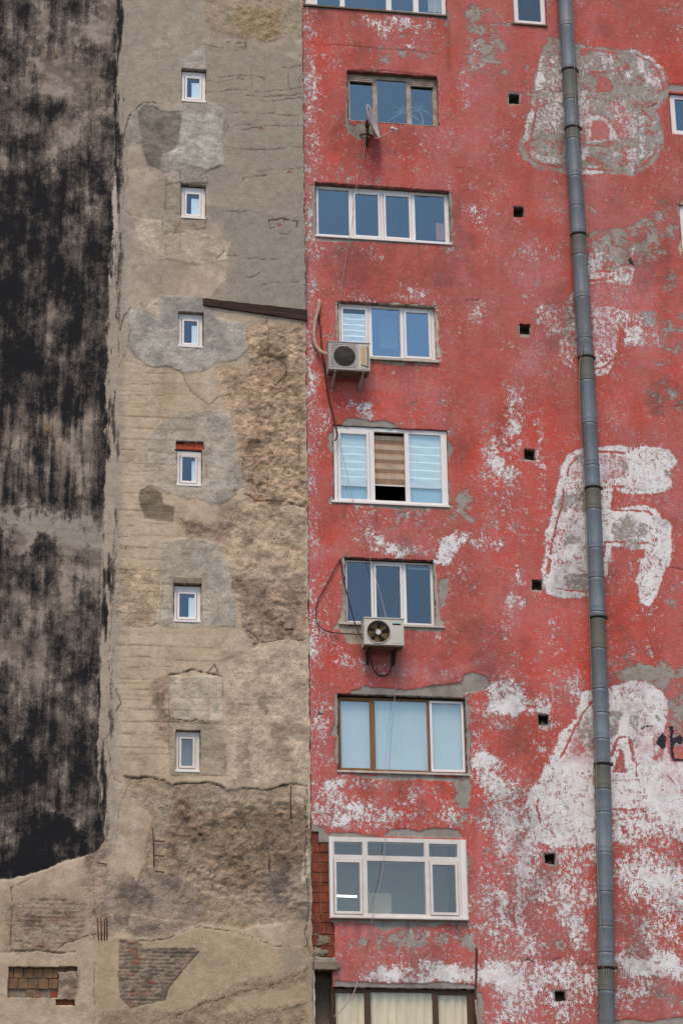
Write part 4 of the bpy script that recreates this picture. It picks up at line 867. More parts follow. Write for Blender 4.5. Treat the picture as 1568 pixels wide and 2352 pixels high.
mortar([(785, 1285), (800, 1280), (800, 1435), (770, 1442), (778, 1425), (786, 1400)], warp=5, cr=.6); mortar([(780, 1438), (1022, 1440), (1024, 1452), (1000, 1452), (930, 1446), (840, 1480), (795, 1475), (790, 1455)], warp=6, cr=.5); mortar([(993, 1290), (1002, 1300), (1008, 1420), (1024, 1430), (1015, 1440), (998, 1437)], warp=5, cr=.3); mortar([(1010, 1330), (1030, 1330), (1020, 1390), (1010, 1400)], warp=9)
mortar([(806, 1590), (840, 1578), (930, 1588), (980, 1578), (1060, 1570), (1064, 1552), (1085, 1545), (1120, 1556), (1126, 1575), (1110, 1590), (1066, 1596), (1064, 1604), (800, 1597)], warp=3, dh=-.03); mortar([(1066, 1600), (1080, 1625), (1078, 1780), (1068, 1780)], warp=5, dh=-.015); mortar([(772, 1596), (780, 1600), (782, 1772), (772, 1750), (770, 1660)], warp=4); mortar([(780, 1778), (1075, 1784), (1060, 1792), (900, 1796), (860, 1786)], warp=6)
mortar([(758, 1690), (768, 1664), (772, 1690), (764, 1690)], warp=3, dh=-.03); mortar([(1045, 1790), (1078, 1790), (1076, 1850), (1060, 1860), (1044, 1830)], warp=10)
mortar([(882, 1922), (896, 1908), (940, 1906), (962, 1914), (1000, 1904), (1050, 1908), (1060, 1926)], warp=2.5, dh=-.04); mortar([(755, 1920), (768, 1912), (870, 1922), (870, 1930), (757, 1932)], warp=3, dh=-.02); mortar([(1070, 1960), (1082, 1975), (1078, 2000), (1070, 2000)], warp=5); mortar([(768, 2110), (1074, 2116), (1060, 2124), (960, 2126), (880, 2138), (850, 2120), (770, 2118)], warp=6)
mortar([(765, 2256), (850, 2258), (900, 2262), (1020, 2258), (1098, 2266), (1098, 2282), (765, 2274)], warp=4, dh=-.02); mortar([(1094, 2280), (1106, 2285), (1108, 2420), (1094, 2420)], warp=6, dh=-.02)
mortar([(714, 1900), (735, 1900), (760, 1925), (760, 2120), (770, 2120), (774, 2215), (714, 2215)], warp=5, dh=-.01)
mortar([(720, 2200), (772, 2200), (780, 2226), (722, 2226)], warp=3, dh=.05)
mortar([(1555, 470), (1568, 455), (1568, 590), (1558, 570), (1562, 520)], warp=4, cr=.9); mortar([(1390, 2352), (1440, 2345), (1480, 2348), (1568, 2338), (1568, 2420), (1390, 2420)], warp=4, dh=-.04)
mortar([(1530, 205), (1545, 212), (1600, 212), (1600, 200), (1540, 196)], warp=4); mortar([(700, 8), (1030, 36), (1030, 42), (700, 14)], warp=3); mortar([(1018, 20), (1030, 30), (1032, 60), (1024, 60)], warp=4)
for (x, y) in VENTS: mortar([(x - 14, y - 13), (x + 14, y - 13), (x + 15, y + 15), (x - 12, y + 14)], warp=4)
# dents, cracks
def ckr(pts, w=1.0, k=.7, d=.008, warp=4):
    global ck2, hr
    m = Rw.line(pts, w, 1.0, warp); ck2 = np.maximum(ck2, m * k); hr = hr - m * d
ckr([(706, 100), (720, 95), (730, 103), (775, 103), (850, 110), (930, 116), (1010, 122)], .9, .7); ckr([(805, 160), (850, 164), (880, 162), (950, 170), (1000, 175)], 1.3, .9)
ckr([(1070, 690), (1098, 690), (1100, 686)], 1.2, .8); ckr([(1156, 936), (1184, 938)], 1.2, .8); ckr([(1050, 385), (1080, 390)], .9, .6); ckr([(1530, 193), (1568, 192)], 1.2, .8); ckr([(1150, 620), (1152, 720), (1148, 800)], .7, .35); ckr([(1110, 620), (1105, 660), (1100, 700)], .7, .3)
ckr([(1196, 2210), (1212, 2204), (1225, 2212)], 2, .8, .02, 3); ckr([(730, 1640), (740, 1640)], 3, .95, .03, 2); ckr([(1270, 2208), (1285, 2204)], 2, .7, .02, 3)
for x0 in (1316, 1330, 1342, 1354): ckr([(x0, 2206), (x0 + 3, 2218), (x0 + 8, 2220), (x0 + 9, 2212)], 1.0, .7, .015, 2)
ckr([(1480, 930), (1500, 925), (1520, 935), (1568, 930)], .8, .5); ckr([(1540, 1305), (1568, 1310)], 2, .6, .015); ckr([(706, 590), (703, 640), (707, 700)], 1.5, .8); ckr([(1340, 300), (1360, 330)], .6, .2); ckr([(1200, 2225), (1215, 2260), (1200, 2300)], .7, .3)
ckr([(1440, 680), (1452, 700), (1465, 712)], .8, .5); ckr([(1520, 930), (1490, 950), (1540, 960)], .8, .4)
# soot run under the top sill end; darker towards the left joint
dirt = np.maximum(dirt, Rw.line([(1026, 36), (1030, 160)], 6, 6, 5) * .45)
dirt = np.maximum(dirt, sst(716, 703, X + Rw.wx * 4) * .25)
# fresh brick showing under plaster at the foot of two windows
m = Rw.poly([(712, 2232), (723, 2232), (724, 2420), (712, 2420)], 1.5, 3); Wc = setv(Wc, m, 1.0); Gc = setv(Gc, m, 0)
run_ = sst(.5, .68, fbm(U * 9, V * .7, 4, 391, .6))
for k_, w_ in WIN.items():
    a, b, c, d = w_['f']; dirt = np.maximum(dirt, Rw.poly([(a, d + 3), (b, d + 3), (b - 6, d + 60), (a + 6, d + 60)], 10, 10) * run_ * sst(d + 90, d, Y) * .5)
Rw.h = np.maximum(hr, .002)
att2 = {'cov': np.stack([Wc, Gc, np.clip(Pk, 0, 1), np.clip(Br, 0, 1)], -1), 'cov2': np.stack([np.clip(ck2, 0, 1), bk, cream, dirt], -1)}

n = NT('peeling_red_paint')
_, w_, g_, p_, b_ = n.attr('cov'); _, k_, o_, cr_, d_ = n.attr('cov2')
f1 = n.noise(5, 6, .62); f2 = n.noise(34, 4, .62); fl = n.noise(1.1, 4, .6); fs = n.noise(1.0, 5, .6, n.co((9, 9, 1.6)))
fm = n.noise(1.7, 8, .70)
red = n.mix(n.mr(n.math('ADD', b_, n.math('MULTIPLY', n.math('SUBTRACT', fl, .5), 1.6)), 0, 1.15), lin((176, 88, 76)), lin((210, 74, 54)))
red = n.mix(n.mr(fm, .48, .70, 0, .65), red, lin((152, 78, 68)))
red = n.mix(n.mr(fm, .48, .30, 0, .50), red, lin((196, 116, 106)))
red = n.mix(n.mr(f1, .42, .75, 0, .45), red, lin((160, 80, 68)))
red = n.mix(n.math('MULTIPLY', p_, n.mr(n.math('ADD', n.math('MULTIPLY', fs, .5), n.math('MULTIPLY', f1, .5)), .33, .66, .12, .72)), red, lin((206, 146, 146)))
red = n.mix(n.mr(f2, .5, .72, 0, .45), red, lin((192, 120, 110)))
red = n.mix(n.mr(f2, .48, .28, 0, .45), red, lin((120, 58, 50)))
# bare grey render where the paint has gone
gn = n.mr(n.math('ADD', n.math('MULTIPLY', n.noise(3.2, 9, .66), .7), n.math('MULTIPLY', n.noise(16, 5, .65), .3)), .34, .66)
gm = n.mr(n.math('SUBTRACT', g_, gn), -.03, .07, 0, 1, True)
gc = n.mix(n.mr(f1, .3, .7), lin((166, 157, 147)), lin((146, 135, 124)))
gc = n.mix(n.mr(f2, .5, .75, 0, .4), gc, lin((120, 110, 100)))
gc = n.mix(cr_, gc, n.mix(n.mr(f1, .3, .7), lin((206, 188, 160)), lin((176, 158, 134))))
# white paint, flaked and crazed
wn = n.mr(n.math('ADD', n.math('ADD', n.math('MULTIPLY', n.noise(3.2, 8, .70), .20), n.math('MULTIPLY', n.noise(14, 8, .74, n.co((1, 1, .75))), .44)), n.math('MULTIPLY', n.noise(36, 5, .7), .36)), .41, .59)
wv = n.new('ShaderNodeVectorMath', operation='MULTIPLY_ADD')
nz = n.new('ShaderNodeTexNoise'); n.put(nz.inputs['Vector'], n.co()); nz.inputs['Scale'].default_value = 6; nz.inputs['Detail'].default_value = 4
n.put(wv.inputs[0], nz.outputs['Color']); wv.inputs[1].default_value = (.22, .22, .22); n.put(wv.inputs[2], n.co())
vd = n.voro(6.5, 'DISTANCE_TO_EDGE', wv.outputs[0]).outputs['Distance']
cz = n.math('MULTIPLY', n.mr(vd, .0, .05, 1, 0), n.mr(n.noise(.9, 3), .42, .58))
we = n.math('SUBTRACT', w_, n.math('MULTIPLY', cz, n.mr(w_, .4, .95, .35, .12)))
wm = n.mr(n.math('SUBTRACT', we, wn), -.04, .07, 0, 1, True)
wc = n.mix(n.mr(f1, .3, .7), lin((238, 233, 229)), lin((222, 214, 209)))
wc = n.mix(n.mr(n.math('ADD', n.math('MULTIPLY', p_, .6), f1), .72, 1.1, 0, .6), wc, lin((208, 172, 172)))
c = n.mix(gm, red, gc)
thin = n.mr(n.math('SUBTRACT', we, wn), -.30, .0, 0, .42, True)      # chalky halo of worn white
c = n.mix(n.math('MULTIPLY', thin, n.mr(f2, .35, .65, .3, 1)), c, lin((206, 176, 172)))
c = n.mix(wm, c, wc)
c = n.mix(n.math('MULTIPLY', wm, n.math('MULTIPLY', cz, .35)), c, lin((150, 110, 104)))
bm_ = n.mr(n.math('SUBTRACT', o_, n.mr(n.noise(22, 5, .7), .36, .62, .1, .75)), 0, .12)
c = n.mix(bm_, c, lin((52, 48, 56)))
c = n.mix(n.math('MULTIPLY', d_, n.mr(f1, .3, .7, .4, 1)), c, lin((78, 62, 58)))
pit = n.math('MULTIPLY', n.mr(n.voro(9).outputs['Distance'], .05, .10, 1, 0), n.mr(n.noise(2.5, 2), .5, .62))
c = n.mix(n.math('MULTIPLY', pit, .55), c, lin((92, 60, 54)))
c = n.mix(n.math('MULTIPLY', k_, n.mr(f2, .25, .6, .7, 1)), c, lin((58, 40, 36)))
n.color(c)
n.b.inputs['Roughness'].default_value = .92
hh = n.math('ADD', n.math('MULTIPLY', f2, .55), n.math('ADD', n.math('MULTIPLY', f1, .8), n.math('ADD', n.math('MULTIPLY', wm, .40), n.math('MULTIPLY', gm, -.55))))
n.bump(hh, .022, .8)
M['redwall'] = n.m
redb = empty('red_building', (4.5, 0, 0))
tag(redb, 'tall building of peeling red and white paint with ghost letters and wide windows', 'building')
Rw.build('wall', M['redwall'], redb, np.ones(Rw.solid.shape, bool), att2)

#@@BODY
# ------------------------------------------------------------------ building shells behind the faces
def shell(parent, a, b, depth, roof):
    m = MB()
    z0, z1 = 0.0, V_HI
    m.quad((a, .3, z0), (a, depth, z0), (a, depth, z1), (a, .3, z1)); m.quad((b, .3, z0), (b, .3, z1), (b, depth, z1), (b, depth, z0))
    m.quad((a, depth, z0), (b, depth, z0), (b, depth, z1), (a, depth, z1))
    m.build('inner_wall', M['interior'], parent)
    f = MB()
    k = 7.6
    while k < V_HI:
        f.box(a + .02, b - .02, .32, depth - .02, k - .1, k + .1); k += 2.9
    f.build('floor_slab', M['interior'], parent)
    r = MB(); r.box(a - .2, b + (.2 if b > 1 else -.0), -.15, depth + .2, V_HI, V_HI + .25); r.build('roof', M['concrete'], parent)
    g = MB(); g.box(a, b, 0, .3, 0, V_LO); g.build('plinth', M['concrete'], parent)
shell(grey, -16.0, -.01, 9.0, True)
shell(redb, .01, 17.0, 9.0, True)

def reveal(o, parent, y0=.03, y1=.5, mat='reveal', back=False, name='reveal'):
    u0, u1, v0, v1 = o; m = MB(); e = .003
    u0 -= e; u1 += e; v0 -= e; v1 += e
    m.quad((u0, y0, v0), (u0, y0, v1), (u0, y1, v1), (u0, y1, v0)); m.quad((u1, y0, v0), (u1, y1, v0), (u1, y1, v1), (u1, y0, v1))
    m.quad((u0, y0, v0), (u0, y1, v0), (u1, y1, v0), (u1, y0, v0)); m.quad((u0, y0, v1), (u1, y0, v1), (u1, y1, v1), (u0, y1, v1))
    if back: m.quad((u0, y1, v0), (u1, y1, v0), (u1, y1, v1), (u0, y1, v1))
    return m.build(name, M[mat], parent)

# ------------------------------------------------------------------ windows
def window(parent, f, o, panes, mat='pvc', rec=REC, sill=None, gl='glass', label=None, s=.05, mid=False, soffit=True, depth=.07):
    """panes: (x0, x1, y0, y1, sash, glass or None); sheet coordinates of the visible glass"""
    u0, u1, v0, v1 = rect(*f, rec)
    holes = []; sash = []; glz = []
    for p in panes:
        a, b, c_, d_ = rect(p[0], p[1], p[2], p[3], rec)
        if p[4]:
            sash.append((a - s, b + s, c_ - s, d_ + s, a, b, c_, d_)); holes.append((a - s - .008, b + s + .008, c_ - s - .008, d_ + s + .008))
        else: holes.append((a, b, c_, d_))
        if p[5] is not False: glz.append((a, b, c_, d_, p[5] or gl, p[4]))
    w = MB().plate(u0, u1, v0, v1, holes, rec, rec + depth).build('window', M[mat], parent, .006)
    if label: w['label'] = label
    for q in sash:
        MB().plate(q[0], q[1], q[2], q[3], [(q[4], q[5], q[6], q[7])], rec - .018, rec + .045).build('sash', M[mat], w, .006)
    for q in glz:
        yy = rec + (.012 if q[5] else .03); e = .008
        MB().box(q[0] - e, q[1] + e, yy, yy + .006, q[2] - e, q[3] + e).build('pane', M[q[4]], w)
    reveal(o, w, .03, .45)
    if sill:
        a, b, c_, d_, mt, pr = sill
        su0, su1, sv0, sv1 = rect(a, b, c_, d_, -pr)
        m = MB(); m.box(su0, su1, -pr, rec + .01, sv0, sv1); m.build('sill', M[mt], w, .006)
    return w

def blind(w, x0, x1, y0, y1, y, mats, n_, amp=.012, name='blind'):
    u0, u1, v0, v1 = rect(x0, x1, y0, y1, y)
    if isinstance(mats, str): mats = (mats,)
    me_v, me_f, mi = [], [], []
    K = 5
    rows = n_ * K
    for i in range(rows + 1):
        t = i / rows; ph = (i % K) / K
        yy = y - amp * (1 - ph) if i < rows else y
        for x in (u0, (u0 + u1) / 2, u1): me_v.append((x, yy + .004 * math.sin(x * 9 + i), v1 + (v0 - v1) * t))
    for i in range(rows):
        for k in range(2):
            me_f.append((i * 3 + k, i * 3 + k + 1, i * 3 + k + 4, i * 3 + k + 3)); mi.append(((i % K) >= 2) * 1 if len(mats) > 1 else 0)
    me = bpy.data.meshes.new(name); me.from_pydata(me_v, [], me_f)
    for q in mats: me.materials.append(M[q])
    me.polygons.foreach_set('material_index', mi); me.update()
    o = link_mesh(name, me, None, w)
    b = MB(); b.box(u0, u1, y - .015, y + .01, v0 - .03, v0); b.build('bottom_rail', M['white'], w)
    return o
def curtain(w, x0, x1, y0, y1, y, mat, folds, name='curtain', amp=.02):
    u0, u1, v0, v1 = rect(x0, x1, y0, y1, y); N = max(8, folds * 8); vs, fs = [], []
    for i in range(N + 1):
        x = u0 + (u1 - u0) * i / N; yy = y + amp * math.sin(i / N * folds * 6.283 + .6 * math.sin(i * .3))
        vs += [(x, yy, v0), (x, yy * 1.0, v1)]
    for i in range(N): fs.append((2 * i, 2 * i + 2, 2 * i + 3, 2 * i + 1))
    me = bpy.data.meshes.new(name); me.from_pydata(vs, [], fs); me.polygons.foreach_set('use_smooth', [True] * len(fs)); me.update()
    return link_mesh(name, me, M[mat], w)

# tiny windows of the bare building
SG = [(429.5, 458, 180, 224), (428.5, 457, 446, 492), (422.5, 452, 738, 788), (418.5, 447.5, 1051, 1105), (412, 446, 1365, 1418), (416.5, 442.5, 1698, 1760)]
for i, ((a, b, c_, d_, s_), g) in enumerate(zip(SMALL, SG)):
    w = window(grey, (a, b, c_, d_), OPEN_L[i], [(*g, True, 'glass_small' if i < 5 else 'glass_grey')], 'pvc' if i != 5 else 'pvc_old', .04, (a - 1, b + 1, d_ - 4, d_ + 1, 'pvc', .075), 'glass', s=.045)
    if i < 5:
        x0 = (440, 439, 440, 440, 433)[i]; curtain(w, x0, g[1] + 1, g[2] + (10, 10, 10, 8, 8)[i], g[3] + 3, .075, 'blind_white', 2, amp=.004)
    else: curtain(w, g[0] - 1, g[1] + 1, g[2] - 2, g[3] + 2, .16, 'interior_grey', 1, amp=.0)
# lintels over some of them
u0, u1, v0, v1 = BRICK_LINTEL
for k, (a, b) in enumerate(((0, .255), (.265, .63), (.64, 1))):
    MB().box(u0 + (u1 - u0) * a, u0 + (u1 - u0) * b, .0, .12, v0 + .01, v1 - .015 - (.03 if k == 0 else 0)).build('brick', M['brick_red'], grey, .006)
m = MB(); a = pt(401, 1033, -.06); b = pt(474, 1038, -.06); m.tube([a, b], .018, 6); m.build('lintel_bar', M['dark_metal'], grey)
reveal(OPEN_L[6], grey, .03, .3, back=True)
u0, u1, v0, v1 = rect(398, 463, 1327, 1341, -.06); MB().box(u0, u1, -.085, .05, v0, v1).build('lintel', M['concrete'], grey, .012)

# wide windows of the red building
W = WIN
wt_ = window(redb, W['top']['f'], W['top']['o'], [(728, 780, -50, 11.5, 0, None), (791, 886, -50, 18, 0, None), (898, 948, -50, 24, 0, None), (960, 1013, -50, 28.5, 0, None)], 'pvc', .08, (697, 1027, 19.5, 23.5, 'steel_sill', .06), 'glass', 'white framed window cut off by the top of the view')
window(redb, W['narrow']['f'], W['narrow']['o'], [(1188.5, 1240, -50, 47, 0, None)], 'pvc', .08, (1176, 1257, 52.5, 56, 'steel_sill', .06), 'glass_low')
wo = window(redb, W['wood']['f'], W['wood']['o'], [(804, 855, 186, 277, 0, None), (866, 933, 184, 282, 0, None), (944, 993, 197, 286, 0, None)], 'wood_old', .12, (797, 1008, 281, 283, 'wood_old', .01), 'glass', 'old window with peeling wooden frame')
u0, u1, v0, v1 = rect(803, 855, 176, 178, .11); u2, u3, _, _ = rect(944, 994, 180, 182, .11)
for a_, b_2, dz in ((u0, u1, 0), (u2, u3, .01)):
    m = MB(); m.box(a_, b_2, .085, .121, v0 - .12 - dz, v0 - dz)
    for k in range(3): m.box(a_, b_2, .07, .0849, v0 - .025 - dz - k * .045, v0 - dz - k * .045)
    m.build('track', M['wood_old'], wo)
wf = window(redb, W['four']['f'], W['four']['o'], [(731, 801, 435, 538.5, 0, None), (816, 868, 446.5, 541, 1, None), (886, 939, 451, 545, 1, None), (953, 1021, 449, 553, 0, None)], 'pvc', .12, (724, 1037, 547, 551.5, 'pvc', .05), 'glass', 'white framed window of four lights')
wh = window(redb, W['three']['f'], W['three']['o'], [(788, 839, 711, 811, 1, 'glass_small'), (854, 919, 709, 818, 0, None), (933, 984, 719, 819, 1, None)], 'pvc', .10, (845, 1009, 822, 828, 'sill', .08), 'glass_hi')
blind(wh, 786, 842, 722, 813, .145, 'blind_white', 7, .03)
wp = window(redb, W['open']['f'], W['open']['o'], [(782, 842, 997, 1146, 1, None), (860, 930, 992.5, 1150, 0, False), (940.5, 1013.5, 998, 1154.5, 0, None)], 'pvc', .03, (762, 1033, 1154, 1159, 'pvc', .05), 'glass_clear', 'white framed window with its middle light open', s=.06)
blind(wp, 779, 845, 994, 1114, .115, 'blind_pale', 7, .02); blind(wp, 939, 1015, 994, 1119, .125, 'blind_pale', 7, .02)
blind(wp, 859, 931, 1003, 1114, .16, ('blind_wood', 'blind_wood_dark'), 5, .03)
curtain(wp, 779, 845, 1110, 1153, .15, 'film_low', 1, 'lower_film', 0); curtain(wp, 939, 1015, 1110, 1158, .15, 'film_low', 1, 'lower_film', 0)
curtain(wt_, 982, 1013, -40, 27, .2, 'interior_pale', 3); curtain(wf, 1001, 1020, 512, 551, .25, 'curtain_pink', 2)
wg = window(redb, W['grey']['f'], W['grey']['o'], [(797, 852, 1291, 1427, 0, None), (864, 919, 1301, 1424, 1, None), (933, 989, 1297, 1432, 0, None)], 'pvc', .12, (778, 1021, 1433, 1438, 'sill', .06), 'glass_low', 'white framed window behind the lower air conditioner')
curtain(wg, 935, 987, 1304, 1309, .25, 'interior_pale', 1, 'pelmet', 0); curtain(wh, 872, 912, 728, 800, .5, 'interior_grey', 1, 'cupboard', 0)
wb = window(redb, W['brown']['f'], W['brown']['o'], [(783, 850, 1610, 1764.5, 0, None), (861.5, 982, 1610, 1769, 0, None), (993, 1060, 1617, 1769, 1, None)], 'wood_brown', .10, (775, 1077, 1773, 1778, 'sill', .05), 'glass_clear', 'brown wooden window with one white light')
for ch in wb.children:
    if ch.name.startswith('sash'): ch.data.materials.clear(); ch.data.materials.append(M['pvc'])
curtain(wb, 780, 853, 1606, 1771, .19, 'film_blue', 1, 'film', 0); curtain(wb, 859, 985, 1606, 1771, .19, 'film_blue', 1, 'film', 0); curtain(wb, 990, 1063, 1610, 1771, .19, 'film_blue', 1, 'film', 0)
wx_ = window(redb, W['boxed']['f'], W['boxed']['o'], [(767, 832, 1934, 1964, 0, None), (844, 974, 1935, 1967, 0, None), (985, 1050, 1939, 1969, 0, None), (773, 826, 1982, 2094, 1, None), (844, 977, 1979, 2100, 0, None), (994, 1046, 1988, 2097, 1, None)], 'pvc_old', -.05, None, 'glass_grey', 'boxed white window with toplights and a lit lamp inside', depth=.14, s=.055)
for (a, b) in ((757, 765), (1059, 1071)):
    u0, u1, v0, v1 = rect(a, b, 1922 if a < 800 else 1930, 2109 if a < 800 else 2114, -.1)
    MB().box(u0, u1, -.10, .02, v0, v1).build('side_trim', M['pvc'], wx_, .006)
u0, u1, v0, v1 = rect(761, 1075, 2107, 2112, -.1); MB().box(u0, u1, -.12, .0, v0, v1).build('sill', M['pvc_old'], wx_, .006)
u0, u1, v0, v1 = rect(760, 1072, 1920, 2120, 0)
m = MB(); m.quad((u0, 1.8, v0 - .6), (u1, 1.8, v0 - .6), (u1, 1.8, v1 + .3), (u0, 1.8, v1 + .3)); m.build('back_wall', M['interior_pale'], wx_)
u0, u1, v0, v1 = rect(846, 900, 2040, 2100, .5); MB().box(u0, u1, .5, .9, v0 - .2, v1 - .1).build('cabinet', M['decal'], wx_, .02)
wc_ = window(redb, W['cream']['f'], W['cream']['o'], [(772, 838, 2281, 2440, 0, None), (852, 995, 2280, 2440, 0, None), (1008, 1075, 2286, 2440, 0, None)], 'wood_dark', .06, None, 'glass_warm', 'dark brown framed window with cream curtains')
curtain(wc_, 768, 842, 2272, 2460, .15, 'curtain', 4, amp=.02); curtain(wc_, 846, 1000, 2272, 2460, .15, 'curtain', 7, amp=.02); curtain(wc_, 1003, 1085, 2272, 2460, .15, 'curtain', 4, amp=.02)
window(redb, W['edge']['f'], W['edge']['o'], [(1551, 1630, 230, 301, 0, None)], 'pvc', .05, None, 'glass')
window(redb, W['edgelow']['f'], W['edgelow']['o'], [(1573, 1650, 484, 566, 0, None)], 'pvc', .05, None, 'glass')
for i, o in enumerate(VENT_O):
    v = reveal(o, redb, .02, .30, 'reveal', True, 'vent_hole')
    if i in (1, 5, 6):
        mm = MB(); mm.tube([((o[0] + o[1]) / 2 + .02, .1, o[2]), ((o[0] + o[1]) / 2 + .02, .24, o[2] + .11)], .06, 10); mm.build('flue_end', M['rust'] if i != 5 else M['concrete'], v)

# exposed brick pier, hollow blocks
def bricks(parent, o, cols, rows, mat, y0=.02, y1=.14, jit=.012, gap=.012, skip=(), stag=False, pal=None):
    u0, u1, v0, v1 = o
    bw = (u1 - u0) / cols; bh = (v1 - v0) / rows
    for i in range(rows):
        for j in range(cols + (1 if stag and i % 2 else 0)):
            if (i, j) in skip: continue
            off = -.5 * bw if stag and i % 2 else 0
            a = max(u0 + j * bw + off, u0 + .004) + random.uniform(0, gap); b = min(u0 + (j + 1) * bw + off, u1 - .004) - random.uniform(0, gap)
            if b - a < .03: continue
            d = random.uniform(-jit, jit)
            c_ = v0 + i * bh + random.uniform(0, gap); e = v0 + (i + 1) * bh - random.uniform(0.002, gap)
            mt = mat if pal is None else random.choice(pal)
            MB().box(a, b, y0 + d, y1, c_, e).build('brick', M[mt], parent, .008)
bricks(redb, BRICK_COL[0], 1, 1, 'brick')
bricks(redb, BRICK_COL[1], 2, 8, 'brick')
bricks(redb, BRICK_COL[2], 3, 3, 'brick')
u0, u1, v0, v1 = rect(714, 772, 1905, 2205); m = MB(); m.quad((u0, .045, v0), (u1, .045, v0), (u1, .045, v1), (u0, .045, v1)); m.build('mortar_bed', M['concrete'], redb)
# dark niche and its lintel
reveal(NICHE, redb, .03, .42, 'reveal', True, 'niche')
u0, u1, v0, v1 = rect(722, 776, 2209, 2228, -.1); MB().box(u0, u1, -.10, .06, v0, v1).build('lintel', M['concrete'], redb, .015)
# walled-up opening low on the bare building
u0, u1, v0, v1 = BRICK_HOLE
vm = v0 + (v1 - v0) * .30
bricks(grey, (u0, u1, vm, v1), 5, 2, 'brick_dusty', .03, .2, .012, .014, stag=True)
bricks(grey, (u0 + .05, u1, v0, vm), 6, 1, 'brick', .04, .2, .03, .03, pal=('brick_pale', 'brick', 'brick_dusty'), skip=((0, 1), (0, 4)))
u2, u3, v2, v3 = BRICK_HOLE2; bricks(grey, (u2, u3, v2, v3), 1, 1, 'brick_pale', .03)
m = MB(); m.quad((u0 - .1, .062, v2 - .1), (u1 + .1, .062, v2 - .1), (u1 + .1, .062, v1 + .1), (u0 - .1, .062, v1 + .1)); m.build('mortar_bed', M['concrete'], grey)
def lump(parent, x, y, w_, h_, d, mat, name='mortar_smear', seed=1):
    bm = bmesh.new(); bmesh.ops.create_icosphere(bm, subdivisions=3, radius=1)
    c_ = pt(x, y, .03)
    for v in bm.verts:
        k = 1 + .7 * mnoise.fractal(v.co * 1.8 + Vector((seed * 7, 0, 0)), .9, 2.2, 4)
        v.co = Vector((c_.x + v.co.x * w_ * k, c_.y + v.co.y * d * k, c_.z + v.co.z * h_ * k))
    me = bpy.data.meshes.new(name); bm.to_mesh(me); bm.free()
    for p in me.polygons: p.use_smooth = True
    return link_mesh(name, me, M[mat], parent)
m = MB(); q_ = rect(130, 182, 2219, 2236); m.quad((q_[0], .07, q_[2]), (q_[1], .07, q_[2]), (q_[1], .07, q_[3]), (q_[0], .07, q_[3])); m.build('mortar_bed', M['reveal'], grey)
lump(redb, 738, 2160, .22, .10, .02, 'concrete', seed=5); lump(redb, 730, 2190, .2, .10, .03, 'concrete', seed=6)

# rebar stubs of the bare building
def bar(pts, r=.012):
    m = MB(); m.tube([pt(x, y, d) for x, y, d in pts], r, 6); return m.build('rebar', M['rust'], grey)
for p in ([(351, 1903, -.07), (353, 1945, -.09), (354, 1990, -.07)], [(353, 1932, -.08), (378, 1933, -.07)], [(354, 1966, -.08), (377, 1967, -.07)], [(355, 2002, -.07), (378, 2004, -.07)], [(668, 1804, -.07), (667, 1840, -.08), (668, 1880, -.07)],
          [(224, 2110, -.07), (226, 2160, -.08)], [(232, 2108, -.07), (233, 2160, -.08)], [(240, 2110, -.07), (240, 2160, -.08)], [(245, 2107, -.07), (246, 2160, -.07)], [(222, 1982, -.07), (246, 1986, -.08)], [(618, 1962, -.06), (618, 2000, -.06)]): bar(p)

#@@THINGS
# ================================================================== loose things on the facade
# wooden beam let into the bare wall
bmn = bmesh.new()
A, B = pt(465, 696, -.02), pt(704, 727, -.02)
N = 30
rings = []
for i in range(N + 1):
    t = i / N; c_ = A.lerp(B, t); hh_ = (.075 + .05 * t) * (1 + .10 * mnoise.noise(Vector((t * 9, 1, 0)))); dp = .11 + .02 * mnoise.noise(Vector((t * 7, 5, 0)))
    rings.append([bmn.verts.new((c_.x, -dp - .01 * mnoise.noise(Vector((t * 20, k, 3))) if k in (0, 1) else .02, c_.z + (hh_ if k in (0, 3) else -hh_))) for k in range(4)])
for i in range(N):
    for k in range(4): bmn.faces.new((rings[i][k], rings[i][(k + 1) % 4], rings[i + 1][(k + 1) % 4], rings[i + 1][k]))
bmn.faces.new(rings[0]); bmn.faces.new(rings[-1][::-1])
bmesh.ops.recalc_face_normals(bmn, faces=bmn.faces)
me = bpy.data.meshes.new('wooden_beam'); bmn.to_mesh(me); bmn.free()
n = NT('weathered_timber')
g = n.noise(1.0, 6, .7, n.co((1.5, 8, 22)))
n.color(n.mix(n.mr(g, .3, .7), lin((74, 54, 44)), lin((36, 28, 25))))
n.bump(g, .02, .9)
beam = link_mesh('wooden_beam', me, n.m)
tag(beam, 'dark weathered timber beam lying aslant across the grey plaster beside a tiny window', 'beam')

# downpipe
pipe = empty('downpipe', tuple(pt(1392, 2352, -.25)))
tag(pipe, 'blue grey zinc downpipe with black clamps running down the red wall', 'downpipe')
ctr = [(1290, -120), (1298, 0), (1307, 165), (1316, 330), (1328, 540), (1337, 690), (1345, 822), (1353, 970), (1361, 1122), (1367, 1270), (1372, 1420), (1378, 1600), (1383, 1757), (1387, 1920), (1390, 2080), (1391.5, 2225), (1393, 2352), (1395, 2500)]
def cx_(y): return float(np.interp(y, [q[1] for q in ctr], [q[0] for q in ctr]))
CL = [162, 295, 540, 822, 1122, 1420, 1757, 2225]
SE = [-120, -20, 62, 232, 322, 408, 476, 588, 686, 780, 876, 975, 1072, 1172, 1262, 1330, 1408, 1492, 1585, 1640, 1700, 1815, 1868, 1960, 2050, 2130, 2190, 2278, 2360, 2500]
brk = sorted(SE + [c_ + 2 for c_ in CL])
n = NT('stained_zinc')
a = n.mr(n.noise(1.0, 5, .6, n.co((8, 8, 1.0))), .3, .7)
